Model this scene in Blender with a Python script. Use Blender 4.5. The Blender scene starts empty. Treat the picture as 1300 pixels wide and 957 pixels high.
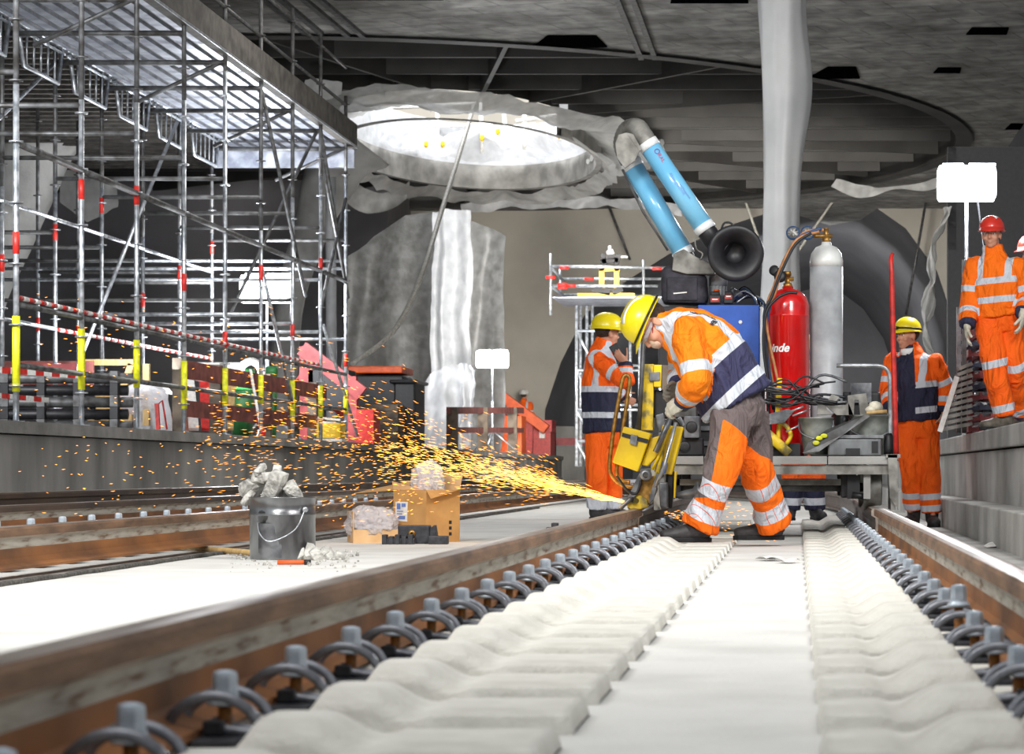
import bpy, bmesh, math, random
import numpy as np
from mathutils import Vector, Matrix, noise
random.seed(7)
PI = math.pi
COL = bpy.context.scene.collection
# camera model of the photograph, used to turn a measured point at a known distance into metres
F, CX, CY, CZ = 3300.0, 1012.0, 598.0, 0.43
def W(px, py, Y): return Vector(((px-CX)*Y/F, Y, CZ+(CY-py)*Y/F))
ORI = {}
def V(*a): return Vector(a)

def lin(h):
    if isinstance(h, str):
        h = h.lstrip('#'); c = [int(h[i:i+2], 16)/255 for i in (0, 2, 4)]
        return tuple(x/12.92 if x <= .04045 else ((x+.055)/1.055)**2.4 for x in c)
    return tuple(h)
MATS = {}
def mat(name, c1, c2=None, rough=.6, metal=0., scale=6., bump=0., bscale=None, alpha=1., emit=None, es=0.,
        coat=0., spec=None, stretch=(1, 1, 1), trans=0., lo=.35, hi=.65, c3=None):
    m = bpy.data.materials.new(name); m.use_nodes = True; MATS[name] = m
    nt = m.node_tree; N = nt.nodes; L = nt.links; b = N['Principled BSDF']
    c1 = lin(c1); c2 = lin(c2) if c2 else tuple(x*.8 for x in c1)
    tc = N.new('ShaderNodeTexCoord'); mp = N.new('ShaderNodeMapping'); mp.inputs['Scale'].default_value = stretch
    L.new(tc.outputs['Object'], mp.inputs['Vector'])
    no = N.new('ShaderNodeTexNoise'); no.inputs['Scale'].default_value = scale; no.inputs['Detail'].default_value = 6
    L.new(mp.outputs[0], no.inputs['Vector'])
    r = N.new('ShaderNodeValToRGB'); e = r.color_ramp.elements
    e[0].position = lo; e[1].position = hi; e[0].color = c1+(1,); e[1].color = c2+(1,)
    if c3: k = e.new((lo+hi)/2); k.color = lin(c3)+(1,)
    L.new(no.outputs['Fac'], r.inputs[0]); L.new(r.outputs[0], b.inputs['Base Color'])
    b.inputs['Roughness'].default_value = rough; b.inputs['Metallic'].default_value = metal
    b.inputs['Alpha'].default_value = alpha; b.inputs['Coat Weight'].default_value = coat
    b.inputs['Transmission Weight'].default_value = trans
    if spec is not None: b.inputs['Specular IOR Level'].default_value = spec
    if emit: b.inputs['Emission Color'].default_value = lin(emit)+(1,); b.inputs['Emission Strength'].default_value = es
    if bump:
        n2 = N.new('ShaderNodeTexNoise'); n2.inputs['Scale'].default_value = bscale or scale*3; n2.inputs['Detail'].default_value = 5
        L.new(mp.outputs[0], n2.inputs['Vector'])
        bp = N.new('ShaderNodeBump'); bp.inputs['Strength'].default_value = bump; bp.inputs['Distance'].default_value = .02
        L.new(n2.outputs['Fac'], bp.inputs['Height']); L.new(bp.outputs[0], b.inputs['Normal'])
    return m

class MB:
    def __init__(s): s.v = []; s.f = []; s.m = []; s.s = []
    def add(s, vs, fs, mi=0, sm=False):
        o = len(s.v); s.v += [Vector(p) for p in vs]
        for f in fs: s.f.append([i+o for i in f]); s.m.append(mi); s.s.append(sm)
        return s
    def box(s, c, d, R=None, mi=0):
        c = Vector(c); q = [Vector((x*d[0]/2, y*d[1]/2, z*d[2]/2)) for x in (-1, 1) for y in (-1, 1) for z in (-1, 1)]
        if R is not None: q = [R @ p for p in q]
        return s.add([c+p for p in q], [(0, 1, 3, 2), (4, 6, 7, 5), (0, 4, 5, 1), (2, 3, 7, 6), (0, 2, 6, 4), (1, 5, 7, 3)], mi)
    def b2(s, lo, hi, mi=0): return s.box([(a+b)/2 for a, b in zip(lo, hi)], [abs(b-a) for a, b in zip(lo, hi)], None, mi)
    def bar(s, p0, p1, w, h, mi=0, up=(0, 0, 1)):
        p0, p1 = Vector(p0), Vector(p1); y = (p1-p0); l = y.length; y.normalize()
        x = y.cross(Vector(up))
        if x.length < 1e-3: x = y.cross(Vector((1, 0, 0)))
        x.normalize(); z = x.cross(y)
        R = Matrix((x, y, z)).transposed()
        return s.box((p0+p1)/2, (w, l, h), R, mi)
    def loft(s, pts, rads, side=(1, 0, 0), n=14, mi=0, cap=True, sub=1, sm=True, power=1.0):
        pts = [Vector(p) for p in pts]; rads = [(r, r) if not hasattr(r, '__len__') else tuple(r) for r in rads]
        if sub > 1:
            P = []; Rr = []
            k = len(pts)
            for i in range(k-1):
                a, b, c, d = pts[max(i-1, 0)], pts[i], pts[i+1], pts[min(i+2, k-1)]
                for j in range(sub):
                    t = j/sub
                    P.append(.5*((2*b)+(c-a)*t+(2*a-5*b+4*c-d)*t*t+(3*b-a-3*c+d)*t**3))
                    q = t*t*(3-2*t)
                    Rr.append((rads[i][0]*(1-q)+rads[i+1][0]*q, rads[i][1]*(1-q)+rads[i+1][1]*q))
            P.append(pts[-1]); Rr.append(rads[-1]); pts, rads = P, Rr
        side = Vector(side); k = len(pts); vs = []; fs = []
        for i in range(k):
            t = (pts[min(i+1, k-1)]-pts[max(i-1, 0)])
            if t.length < 1e-9: t = Vector((0, 0, 1))
            t.normalize()
            x = side - t*side.dot(t)
            if x.length < 1e-3: x = t.orthogonal()
            x.normalize(); y = t.cross(x); side = x
            for j in range(n):
                a = 2*PI*j/n; ca, sa = math.cos(a), math.sin(a)
                if power != 1: ca = math.copysign(abs(ca)**power, ca); sa = math.copysign(abs(sa)**power, sa)
                vs.append(pts[i]+x*(ca*rads[i][0])+y*(sa*rads[i][1]))
        for i in range(k-1):
            for j in range(n):
                fs.append((i*n+j, i*n+(j+1) % n, (i+1)*n+(j+1) % n, (i+1)*n+j))
        s.add(vs, fs, mi, sm)
        if cap:
            o = len(s.v)-len(vs)
            s.f.append([o+j for j in range(n)][::-1]); s.m.append(mi); s.s.append(False)
            s.f.append([o+(k-1)*n+j for j in range(n)]); s.m.append(mi); s.s.append(False)
        return s
    def tube(s, pts, r, n=8, mi=0, sub=1, cap=True):
        rr = r if hasattr(r, '__len__') else [r]*len(pts)
        p = [Vector(q) for q in pts]; d = (p[-1]-p[0])
        side = (0, 0, 1) if abs(d.normalized().z) < .8 else (1, 0, 0)
        return s.loft(p, rr, side, n, mi, cap, sub)
    def lathe(s, prof, o=(0, 0, 0), ax=(0, 0, 1), n=24, mi=0, sm=True, cap=True, sx=1., sy=1.):
        o = Vector(o); z = Vector(ax).normalized(); x = z.orthogonal().normalized()
        if abs(z.z) > .99: x = Vector((1, 0, 0))
        y = z.cross(x); vs = []; fs = []; k = len(prof)
        for r, h in prof:
            for j in range(n):
                a = 2*PI*j/n; vs.append(o+z*h+x*(r*math.cos(a)*sx)+y*(r*math.sin(a)*sy))
        for i in range(k-1):
            for j in range(n): fs.append((i*n+j, i*n+(j+1) % n, (i+1)*n+(j+1) % n, (i+1)*n+j))
        if cap: fs.append(tuple(range(n))[::-1]); fs.append(tuple((k-1)*n+j for j in range(n)))
        return s.add(vs, fs, mi, sm)
    def prism(s, poly, ext, mi=0):
        poly = [Vector(p) for p in poly]; e = Vector(ext); n = len(poly)
        return s.add(poly+[p+e for p in poly], [tuple(range(n))[::-1], tuple(range(n, 2*n))]+[(i, (i+1) % n, (i+1) % n+n, i+n) for i in range(n)], mi)
    def ell(s, c, r, R=None, nu=16, nv=10, mi=0):
        c = Vector(c); r = (r, r, r) if not hasattr(r, '__len__') else r; vs = []; fs = []
        for i in range(1, nv):
            p = PI*i/nv
            for j in range(nu):
                a = 2*PI*j/nu; q = Vector((math.sin(p)*math.cos(a)*r[0], math.sin(p)*math.sin(a)*r[1], math.cos(p)*r[2]))
                vs.append(q)
        vs.append(Vector((0, 0, r[2]))); vs.append(Vector((0, 0, -r[2]))); t, b = len(vs)-2, len(vs)-1
        if R is not None: vs = [R @ q for q in vs]
        for i in range(nv-2):
            for j in range(nu): fs.append((i*nu+j, (i+1)*nu+j, (i+1)*nu+(j+1) % nu, i*nu+(j+1) % nu))
        for j in range(nu):
            fs.append((t, j, (j+1) % nu)); fs.append((b, (nv-2)*nu+(j+1) % nu, (nv-2)*nu+j))
        return s.add([c+q for q in vs], fs, mi, True)
    def cap(s, a, b, r0, r1, n=10, mi=0):
        a, b = Vector(a), Vector(b); d = (b-a).normalized(); pts = [a-d*r0*.95, a-d*r0*.6, a, b, b+d*r1*.6, b+d*r1*.95]
        return s.loft(pts, [r0*.25, r0*.8, r0, r1, r1*.8, r1*.25], d.orthogonal(), n, mi)
    def grid(s, fn, nu, nv, mi=0, sm=True):
        vs = [fn(i/nu, j/nv) for i in range(nu+1) for j in range(nv+1)]
        return s.add(vs, [(i*(nv+1)+j, (i+1)*(nv+1)+j, (i+1)*(nv+1)+j+1, i*(nv+1)+j+1) for i in range(nu) for j in range(nv)], mi, sm)
    def mesh(s, name, mats=(), o=Vector((0, 0, 0))):
        me = bpy.data.meshes.new(name); me.from_pydata([tuple(p-o) for p in s.v], [], s.f)
        for m in mats: me.materials.append(m)
        me.polygons.foreach_set('material_index', s.m); me.polygons.foreach_set('use_smooth', s.s); me.update()
        return me
    def build(s, name, mats, parent=None, loc=None, bevel=0, solid=0):
        mats = mats if isinstance(mats, (list, tuple)) else [mats]
        mats = [MATS[m] if isinstance(m, str) else m for m in mats]
        o = ORI[parent.name] if parent is not None else Vector(loc if loc is not None else (0, 0, 0))
        ob = bpy.data.objects.new(name, s.mesh(name, mats, o)); COL.objects.link(ob); ORI[ob.name] = o.copy()
        if parent is not None: ob.parent = parent
        else: ob.location = o
        if solid: k = ob.modifiers.new('solid', 'SOLIDIFY'); k.thickness = solid; k.offset = 0
        if bevel: k = ob.modifiers.new('bevel', 'BEVEL'); k.width = bevel; k.segments = 2; k.limit_method = 'ANGLE'
        return ob
    def centre(s):
        xs = [p.x for p in s.v]; ys = [p.y for p in s.v]; return Vector(((min(xs)+max(xs))/2, (min(ys)+max(ys))/2, min(p.z for p in s.v)))
    def one(s, name, mats, label, cat, group=None, kind=None, **k):
        o = s.build(name, mats, None, s.centre(), **k); return tag(o, label, cat, group, kind)

def tag(o, label, cat, group=None, kind=None):
    o['label'] = label; o['category'] = cat
    if group: o['group'] = group
    if kind: o['kind'] = kind
    return o
def thing(name, label, cat, loc, group=None):
    o = bpy.data.objects.new(name, None); COL.objects.link(o); o.location = loc; o.empty_display_size = .1
    ORI[o.name] = Vector(loc); return tag(o, label, cat, group)
def struct(name, mb, m, parent=None, label=None, **k):
    o = mb.build(name, m, parent, **k)
    if parent is None:
        o['kind'] = 'structure'
        if label: o['label'] = label
    return o
def dup(root, loc, rotz=None, label=None, group=None, tilt=None):
    r = root.copy(); COL.objects.link(r); r.location = loc
    if rotz is not None: r.rotation_euler = (0, 0, rotz)
    if tilt is not None: r.rotation_euler = tilt
    if label: r['label'] = label
    if group: r['group'] = group
    for ch in root.children:
        c = ch.copy(); COL.objects.link(c); c.parent = r
        for g in ch.children:
            d = g.copy(); COL.objects.link(d); d.parent = c
    return r
def rot(ax, a): return Matrix.Rotation(a, 3, Vector(ax))
def frame(x, y, z): return Matrix((Vector(x), Vector(y), Vector(z))).transposed()
def text(body, name, size, m, M4, parent, extrude=.001, shear=0., wrap=None, bold=0, x0=0.):
    """lettering turned into a mesh; M4 puts its plane in the world; wrap = radius of a cylinder it lies on"""
    c = bpy.data.curves.new(name, 'FONT'); c.body = body; c.size = size; c.extrude = extrude; c.shear = shear; c.offset = bold
    c.align_x = 'CENTER'; c.align_y = 'CENTER'
    t = bpy.data.objects.new('tmp', c); COL.objects.link(t); bpy.context.view_layer.update()
    me = bpy.data.meshes.new_from_object(t.evaluated_get(bpy.context.evaluated_depsgraph_get()))
    bpy.data.objects.remove(t); o = ORI[parent.name] if parent else Vector((0, 0, 0))
    for v in me.vertices:
        p = v.co.copy(); p.x += x0
        if wrap: a = p.x/wrap; p = Vector((wrap*math.sin(a), p.y, wrap*(math.cos(a)-1)+p.z))
        v.co = (M4 @ p) - o
    me.materials.clear(); me.materials.append(MATS[m]); me.name = name
    ob = bpy.data.objects.new(name, me); COL.objects.link(ob); ORI[ob.name] = o.copy(); ob.parent = parent
    return ob
def M4(o, x, y):
    x = Vector(x).normalized(); y = Vector(y).normalized(); z = x.cross(y)
    m = Matrix((x, y, z)).transposed().to_4x4(); m.translation = Vector(o); return m

# ---------------------------------------------------------------- materials
mat('slab', '#dad9d4', '#c2c1bb', .75, scale=2.5, bump=.25, bscale=60, lo=.42, hi=.78)
mat('sleeper', '#dddbd2', '#bbb8ad', .8, scale=9, bump=.35, bscale=70, lo=.4, hi=.85)
mat('ground_far', '#a5a4a2', '#777674', .8, scale=1.5, bump=.2, bscale=30)
mat('concrete_wall', '#8d8b87', '#5e5d5a', .85, scale=1.3, bump=.3, bscale=20, stretch=(1, 1, .35))
mat('coping', '#8a8884', '#6a6965', .85, scale=3, bump=.3, bscale=40)
mat('concrete_light', '#bdbcb8', '#8f8e8b', .85, scale=1.5, bump=.25, bscale=30)
mat('tunnel_wall', '#b8b2a6', '#98938a', .9, scale=.35, bump=.1, bscale=6)
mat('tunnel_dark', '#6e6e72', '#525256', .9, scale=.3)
mat('steel_deck', '#4e4d4b', '#3b3a38', .55, metal=.3, scale=1)
mat('recess_shade', '#08080a', '#050506', 1, spec=0)
mat('grey_wall', '#98969a', '#7a787a', .9, scale=.4)
mat('rib', '#4c4a47', '#3a3836', .6, metal=.2, scale=1)
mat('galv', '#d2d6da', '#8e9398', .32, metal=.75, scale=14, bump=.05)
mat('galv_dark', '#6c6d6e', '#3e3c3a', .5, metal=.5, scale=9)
mat('alu_deck', '#c8ccd6', '#8d92a0', .35, metal=.6, scale=5)
mat('red_paint', '#c8281e', '#8f1a14', .45, scale=20)
mat('red_band', '#d22a20', '#a51d17', .5, scale=20)
mat('white_band', '#eceae6', '#cfcdc8', .5, scale=20)
mat('yellow_sleeve', '#dfe01e', '#b9ba18', .5, scale=20)
mat('rail_head', '#b0a49a', '#85776c', .38, metal=.6, scale=3, stretch=(3, .6, 3), bump=.05)
mat('rail_side', '#8a6a50', '#5a4535', .7, metal=.2, scale=6, stretch=(1, .5, 3), bump=.3)
mat('rail_web', '#b5b1a6', '#6a5037', .6, metal=.25, scale=5, stretch=(1, 1.0, 9), bump=.15, c3='#a49e92', lo=.42, hi=.68)
mat('rail_foot', '#9c6535', '#654227', .75, scale=4, stretch=(1, .4, 1), bump=.3)
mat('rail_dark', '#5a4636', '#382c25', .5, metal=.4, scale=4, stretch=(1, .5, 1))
mat('clip', '#8b8e95', '#55575d', .32, metal=.35, scale=25)
mat('screw', '#cfd9e2', '#9aa6b2', .35, metal=.25, scale=30)
mat('plate', '#36383e', '#1e1f24', .5, scale=30)
mat('rust_screw', '#a86c28', '#5f3a16', .7, scale=40)
mat('steel', '#8e9093', '#54565a', .4, metal=.6, scale=12)
mat('frame_grey', '#96958f', '#5f5d58', .55, metal=.35, scale=10, bump=.1)
mat('black', '#1c1c20', '#101013', .5, scale=20)
mat('rubber', '#232328', '#121215', .45, scale=12)
mat('bag', '#3a3942', '#26252d', .75, scale=20, bump=.2, bscale=50)
mat('blue_tube', '#84ccf0', '#68b8e4', .28, scale=3, coat=.4)
mat('blue_box', '#2a62c8', '#1d4ea8', .4, scale=6)
mat('red_gas', '#d80f10', '#b00a0c', .22, scale=3, coat=.6)
mat('grey_gas', '#b0b3b6', '#8e9194', .4, scale=6)
mat('white_gas', '#dcdedb', '#c0c2c0', .35, scale=6)
mat('brass', '#b58a45', '#7b5a2a', .4, metal=.7, scale=30)
mat('yellow', '#f6d409', '#d6ae08', .38, scale=5, coat=.2)
mat('yellow_dirty', '#dcbc1e', '#7a7048', .5, scale=14, lo=.45, hi=.62)
mat('helmet_yellow', '#f2de10', '#e2ca0c', .3, scale=4, coat=.4)
mat('helmet_red', '#e0392a', '#c62d20', .3, scale=4, coat=.4)
mat('sticker', '#f2f4f4', '#dfe2e4', .4, scale=20)
mat('skin', '#d09a7e', '#b97e64', .55, scale=14)
mat('mask', '#d8bfa8', '#b89c86', .8, scale=20)
mat('eye_white', '#e8e6e2', '#d8d6d2', .3, scale=20)
mat('eye_dark', '#22201e', '#121110', .2, scale=20)
mat('hair', '#3c2c20', '#241a12', .8, scale=60, bump=.4)
mat('glove', '#ded9c6', '#b4ae9b', .85, scale=18, bump=.35, bscale=70)
mat('glove_grey', '#918c80', '#6c675c', .85, scale=18, bump=.35, bscale=70)
mat('boot', '#3b3a3b', '#232324', .6, scale=16, bump=.2)
mat('boot_brown', '#6e675c', '#474238', .6, scale=16, bump=.2)
mat('sole', '#17171a', '#0e0e10', .7, scale=16)
mat('navy_plain', '#272a3e', '#1c1e30', .8, scale=16, bump=.2)
mat('bucket_metal', '#a3a7a9', '#5c5a5c', .28, metal=.8, scale=5, stretch=(1, 1, .4))
mat('bucket_dull', '#a6aaa3', '#777b76', .45, metal=.5, scale=10)
mat('cardboard', '#c99d62', '#b88c54', .8, scale=8)
mat('cardboard_in', '#d8b486', '#c8a070', .8, scale=8)
mat('label_white', '#efefec', '#d8d8d4', .6, scale=20)
mat('ink', '#2b2b30', '#1d1d20', .6, scale=20)
mat('rubble', '#d3d1ca', '#8b8984', .9, scale=22, bump=.6, bscale=60)
mat('timber', '#c7a873', '#a98a58', .75, scale=5, stretch=(6, 6, 1))
mat('timber_grey', '#776a5c', '#4f463d', .8, scale=6, bump=.2)
mat('timber_red', '#8a4a42', '#5c302b', .75, scale=6, bump=.1)
mat('pink_steel', '#b04848', '#7d2c2e', .55, scale=5)
mat('orange_paint', '#f0641e', '#d64f12', .5, scale=8)
mat('red_cage', '#a03c3e', '#6c292c', .55, scale=9)
mat('blue_cage', '#3c465e', '#27304a', .55, scale=9)
mat('formply', '#55514c', '#35322f', .8, scale=6, bump=.2)
mat('green', '#2c7a3c', '#1c5a2a', .5, scale=6)
mat('rope_dark', '#3a3835', '#6b6862', .9, scale=60, bump=.8, bscale=90)
mat('cable_white', '#d6d3c8', '#b4b1a6', .6, scale=20)
mat('hose_black', '#1e2026', '#121318', .4, scale=20)
mat('hose_orange', '#c58a58', '#9a6538', .5, scale=20)
mat('hose_blue', '#2c527e', '#1f3c60', .45, scale=20)
mat('purple', '#6a2a9c', '#54208a', .5, scale=20)
mat('magenta', '#d02a5a', '#b81f4c', .5, scale=20)
mat('pale_violet', '#6f8cd0', '#5d7abf', .5, scale=20)
mat('lamp_glow', '#ffffff', '#ffffff', .5, emit='#f4f7ff', es=14)
mat('well_glow', '#ffffff', '#f0f0f0', .6, emit='#f2f5ff', es=.35)
mat('spark', '#ffb040', '#ff9a20', .5, emit='#ff9a2c', es=4.2)
mat('spark_hot', '#ffd070', '#ffc050', .5, emit='#ffcf62', es=4.5)
mat('orange_plain', '#f6661a', '#e2550e', .7, scale=10)

def plastic(name, c1, c2, alpha, rough=.35, bump=.6, sc=5, emit=0):
    m = mat(name, c1, c2, rough, scale=sc, bump=bump, bscale=sc*2.2, alpha=1)
    nt = m.node_tree; N = nt.nodes; L = nt.links; b = N['Principled BSDF']; out = N['Material Output']
    tl = N.new('ShaderNodeBsdfTranslucent'); tl.inputs[0].default_value = lin(c1)+(1,)
    mx = N.new('ShaderNodeMixShader'); mx.inputs[0].default_value = .4
    L.new(b.outputs[0], mx.inputs[1]); L.new(tl.outputs[0], mx.inputs[2])
    tr = N.new('ShaderNodeBsdfTransparent'); m2 = N.new('ShaderNodeMixShader'); m2.inputs[0].default_value = alpha
    L.new(tr.outputs[0], m2.inputs[1]); L.new(mx.outputs[0], m2.inputs[2]); L.new(m2.outputs[0], out.inputs[0])
    return m
plastic('film', '#d9d9d6', '#b5b5b2', .9)
plastic('film_grey', '#858583', '#62625f', .97)
plastic('film_white', '#f2f3f4', '#dadcde', .97, bump=.25, sc=1.5)
plastic('film_bright', '#dcdddf', '#bcbec0', .96)
plastic('bag_clear', '#f2f2f6', '#e0e0e6', .8, rough=.2, bump=.9, sc=25)

# hi-vis cloth: colour zones read from vertex attributes written on each garment
def cloth(name, base, second, aux, refl='#c9ced6', hatch=False):
    m = bpy.data.materials.new(name); m.use_nodes = True; MATS[name] = m
    nt = m.node_tree; N = nt.nodes; L = nt.links; b = N['Principled BSDF']
    b.inputs['Roughness'].default_value = .75; b.inputs['Specular IOR Level'].default_value = .25
    tc = N.new('ShaderNodeTexCoord')
    no = N.new('ShaderNodeTexNoise'); no.inputs['Scale'].default_value = 7; no.inputs['Detail'].default_value = 5; L.new(tc.outputs['Object'], no.inputs['Vector'])
    r = N.new('ShaderNodeValToRGB'); e = r.color_ramp.elements; e[0].position = .3; e[1].position = .75
    c = lin(base); e[0].color = c+(1,); e[1].color = tuple(x*y for x, y in zip(c, (.93, .72, .8)))+(1,)
    L.new(no.outputs[0], r.inputs[0]); cur = r.outputs[0]
    for att, colr in (('navy', second), ('aux', aux), ('refl', refl)):
        a = N.new('ShaderNodeAttribute'); a.attribute_name = att
        g = N.new('ShaderNodeMath'); g.operation = 'GREATER_THAN'; g.inputs[1].default_value = 0; L.new(a.outputs['Fac'], g.inputs[0])
        mx = N.new('ShaderNodeMix'); mx.data_type = 'RGBA'; L.new(g.outputs[0], mx.inputs[0]); L.new(cur, mx.inputs[6])
        mx.inputs[7].default_value = lin(colr)+(1,)
        if att == 'refl' and hatch:
            w = N.new('ShaderNodeTexWave'); w.inputs['Scale'].default_value = 9; w.bands_direction = 'DIAGONAL'; L.new(tc.outputs['Object'], w.inputs['Vector'])
            g2 = N.new('ShaderNodeMath'); g2.operation = 'GREATER_THAN'; g2.inputs[1].default_value = .985; L.new(w.outputs['Fac'], g2.inputs[0])
            m3 = N.new('ShaderNodeMix'); m3.data_type = 'RGBA'; L.new(g2.outputs[0], m3.inputs[0])
            m3.inputs[6].default_value = lin(colr)+(1,); m3.inputs[7].default_value = lin('#e2502a')+(1,); L.new(m3.outputs[2], mx.inputs[7])
        cur = mx.outputs[2]
    L.new(cur, b.inputs['Base Color'])
    n2 = N.new('ShaderNodeTexNoise'); n2.inputs['Scale'].default_value = 9; n2.inputs['Detail'].default_value = 4; n2.inputs['Distortion'].default_value = 1.2
    mp = N.new('ShaderNodeMapping'); mp.inputs['Scale'].default_value = (1, 1, .5); L.new(tc.outputs['Object'], mp.inputs[0]); L.new(mp.outputs[0], n2.inputs['Vector'])
    bp = N.new('ShaderNodeBump'); bp.inputs['Strength'].default_value = 1.0; bp.inputs['Distance'].default_value = .06
    L.new(n2.outputs[0], bp.inputs['Height']); L.new(bp.outputs[0], b.inputs['Normal'])
    return m
cloth('hivis', '#ff7a12', '#35354c', '#5c5454')
cloth('hivis_warm', '#ff8c14', '#3b3b58', '#62595a', hatch=False)
cloth('hivis_trouser', '#ff7814', '#35354c', '#6a5f5e', hatch=True)
cloth('hivis_trouser_plain', '#ff6c14', '#35354c', '#3a3a44')
cloth('hivis_red', '#ff6a14', '#2b2d42', '#26283c')
# ================================================================ SETTING
def ceiling_mat():
    m = mat('ceiling', '#b2b0ac', '#85837f', .8, scale=.9, bump=.1, bscale=8)
    nt = m.node_tree; N = nt.nodes; L = nt.links; b = N['Principled BSDF']
    old = b.inputs['Base Color'].links[0].from_socket
    tc = N.new('ShaderNodeTexCoord'); br = N.new('ShaderNodeTexBrick'); mp = N.new('ShaderNodeMapping')
    mp.inputs['Rotation'].default_value = (0, 0, .35); L.new(tc.outputs['Object'], mp.inputs[0]); L.new(mp.outputs[0], br.inputs['Vector'])
    br.inputs['Scale'].default_value = .45; br.inputs['Color1'].default_value = (1, 1, 1, 1); br.inputs['Color2'].default_value = (.72, .72, .72, 1)
    br.inputs['Mortar'].default_value = (.45, .45, .45, 1); br.inputs['Mortar Size'].default_value = .008
    n = N.new('ShaderNodeTexNoise'); n.inputs['Scale'].default_value = 3.5; n.inputs['Detail'].default_value = 7; L.new(tc.outputs['Object'], n.inputs['Vector'])
    rr = N.new('ShaderNodeValToRGB'); rr.color_ramp.elements[0].position = .35; rr.color_ramp.elements[1].position = .7
    rr.color_ramp.elements[0].color = (.6, .6, .6, 1); rr.color_ramp.elements[1].color = (1.25, 1.25, 1.25, 1); L.new(n.outputs[0], rr.inputs[0])
    a = N.new('ShaderNodeMix'); a.data_type = 'RGBA'; a.blend_type = 'MULTIPLY'; a.inputs[0].default_value = .8; L.new(old, a.inputs[6]); L.new(br.outputs[0], a.inputs[7])
    c = N.new('ShaderNodeMix'); c.data_type = 'RGBA'; c.blend_type = 'MULTIPLY'; c.inputs[0].default_value = .9; L.new(a.outputs[2], c.inputs[6]); L.new(rr.outputs[0], c.inputs[7])
    L.new(c.outputs[2], b.inputs['Base Color'])
ceiling_mat()

ZC = 7.5; ECX, ECY, EA, EB = -9.0, 56.0, 12.4, 13.8
PL, PR, ZL, ZR_ = -6.25, 1.45, .83, .74
def ring(mb, cx, cy, a, b, z, outer, n=96, mi=0, z2=None):
    """flat or sloping ring between the ellipse and outer(angle)"""
    vs = []
    for i in range(n):
        t = 2*PI*i/n; vs.append(V(cx+a*math.cos(t), cy+b*math.sin(t), z))
    for i in range(n):
        t = 2*PI*i/n; x, y = outer(t); vs.append(V(x, y, z if z2 is None else z2))
    mb.add(vs, [(i, (i+1) % n, n+(i+1) % n, n+i) for i in range(n)], mi)
def rect_out(cx, cy, x0, x1, y0, y1):
    def f(t):
        c, s = math.cos(t), math.sin(t); k = 1e9
        if c > 1e-9: k = min(k, (x1-cx)/c)
        if c < -1e-9: k = min(k, (x0-cx)/c)
        if s > 1e-9: k = min(k, (y1-cy)/s)
        if s < -1e-9: k = min(k, (y0-cy)/s)
        return cx+c*k, cy+s*k
    return f
def ell_out(cx, cy, a, b): return lambda t: (cx+a*math.cos(t), cy+b*math.sin(t))

m = MB(); m.b2((-6.3, -3, -.25), (.85, 92, 0)); struct('floor', m, 'slab', label='pale concrete track slab')
m = MB(); m.b2((.85, -3, -.3), (1.5, 92, -.04)); struct('floor_right', m, 'concrete_light', label='narrow concrete walkway right of the track')
m = MB(); m.b2((-30, -3, -.25), (PL-.0, 92, ZL-.11)); o = struct('floor_left_platform', m, 'concrete_wall', label='concrete side of the left platform')
m = MB(); m.b2((-30, -3, ZL-.10), (PL+.05, 92, ZL)); struct('trim_1', m, 'coping', o)
m = MB()
y = -3
while y < 80: m.b2((PR, y, -.3), (8, y+3.98, ZR_-.16)); y += 4.0
o = struct('floor_right_platform', m, 'concrete_light', label='concrete side of the right platform')
m = MB(); y = -2.2
while y < 80: m.b2((PR-.04, y, ZR_-.145), (8, y+2.48, ZR_)); y += 2.5
struct('trim_2', m, 'concrete_light', o, bevel=.01)
m = MB(); m.b2((1.22, -3, -.3), (PR, 80, .2)); struct('trim_3', m, 'concrete_light', o, bevel=.01)
# ceiling with the large round recess
m = MB(); ring(m, ECX, ECY, EA, EB, ZC, rect_out(ECX, ECY, -40, 20, 14, 80)); struct('ceiling', m, 'ceiling', label='dark concrete ceiling with a round recess')
m = MB(); ring(m, ECX, ECY, EA, EB, ZC, ell_out(ECX, ECY, EA, EB), z2=ZC+1.0)
ring(m, -6.9, 55, 2.6, 6, ZC+1.0, ell_out(ECX, ECY, EA+.1, EB+.1))
struct('ceiling_recess', m, 'steel_deck', label='steel underside of the round ceiling recess')
m = MB(); ring(m, ECX, ECY, EA, EB, ZC-.06, ell_out(ECX, ECY, EA+.35, EB+.35)); ring(m, ECX, ECY, EA, EB, ZC-.06, ell_out(ECX, ECY, EA, EB), z2=ZC+.2)
struct('trim_4', m, 'rib')
m = MB()                                                             # ribs of the recess
y = ECY-EB+1.1
while y < ECY+EB-1:
    w = EA*math.sqrt(max(0, 1-((y-ECY)/EB)**2))-.05
    q = ((y-55)/6.2)
    if abs(q) < 1:
        e = 2.8*math.sqrt(1-q*q)
        segs = [(ECX-w, -6.9-e), (-6.9+e, ECX+w)]
    else: segs = [(ECX-w, ECX+w)]
    for x0, x1 in segs:
        if x1 > x0: m.b2((x0, y-.04, ZC+.12), (x1, y+.04, ZC+.99))
    y += 1.9
for k in range(18):
    t = 2*PI*(k+.5)/18
    a = V(-6.9+2.7*math.cos(t), 55+6.1*math.sin(t), ZC+.5); b = V(ECX+EA*.995*math.cos(t), ECY+EB*.995*math.sin(t), ZC+.5)
    m.bar(a, b, .08, .9)
struct('trim_5', m, 'rib', label='steel ribs of the ceiling recess')
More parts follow.
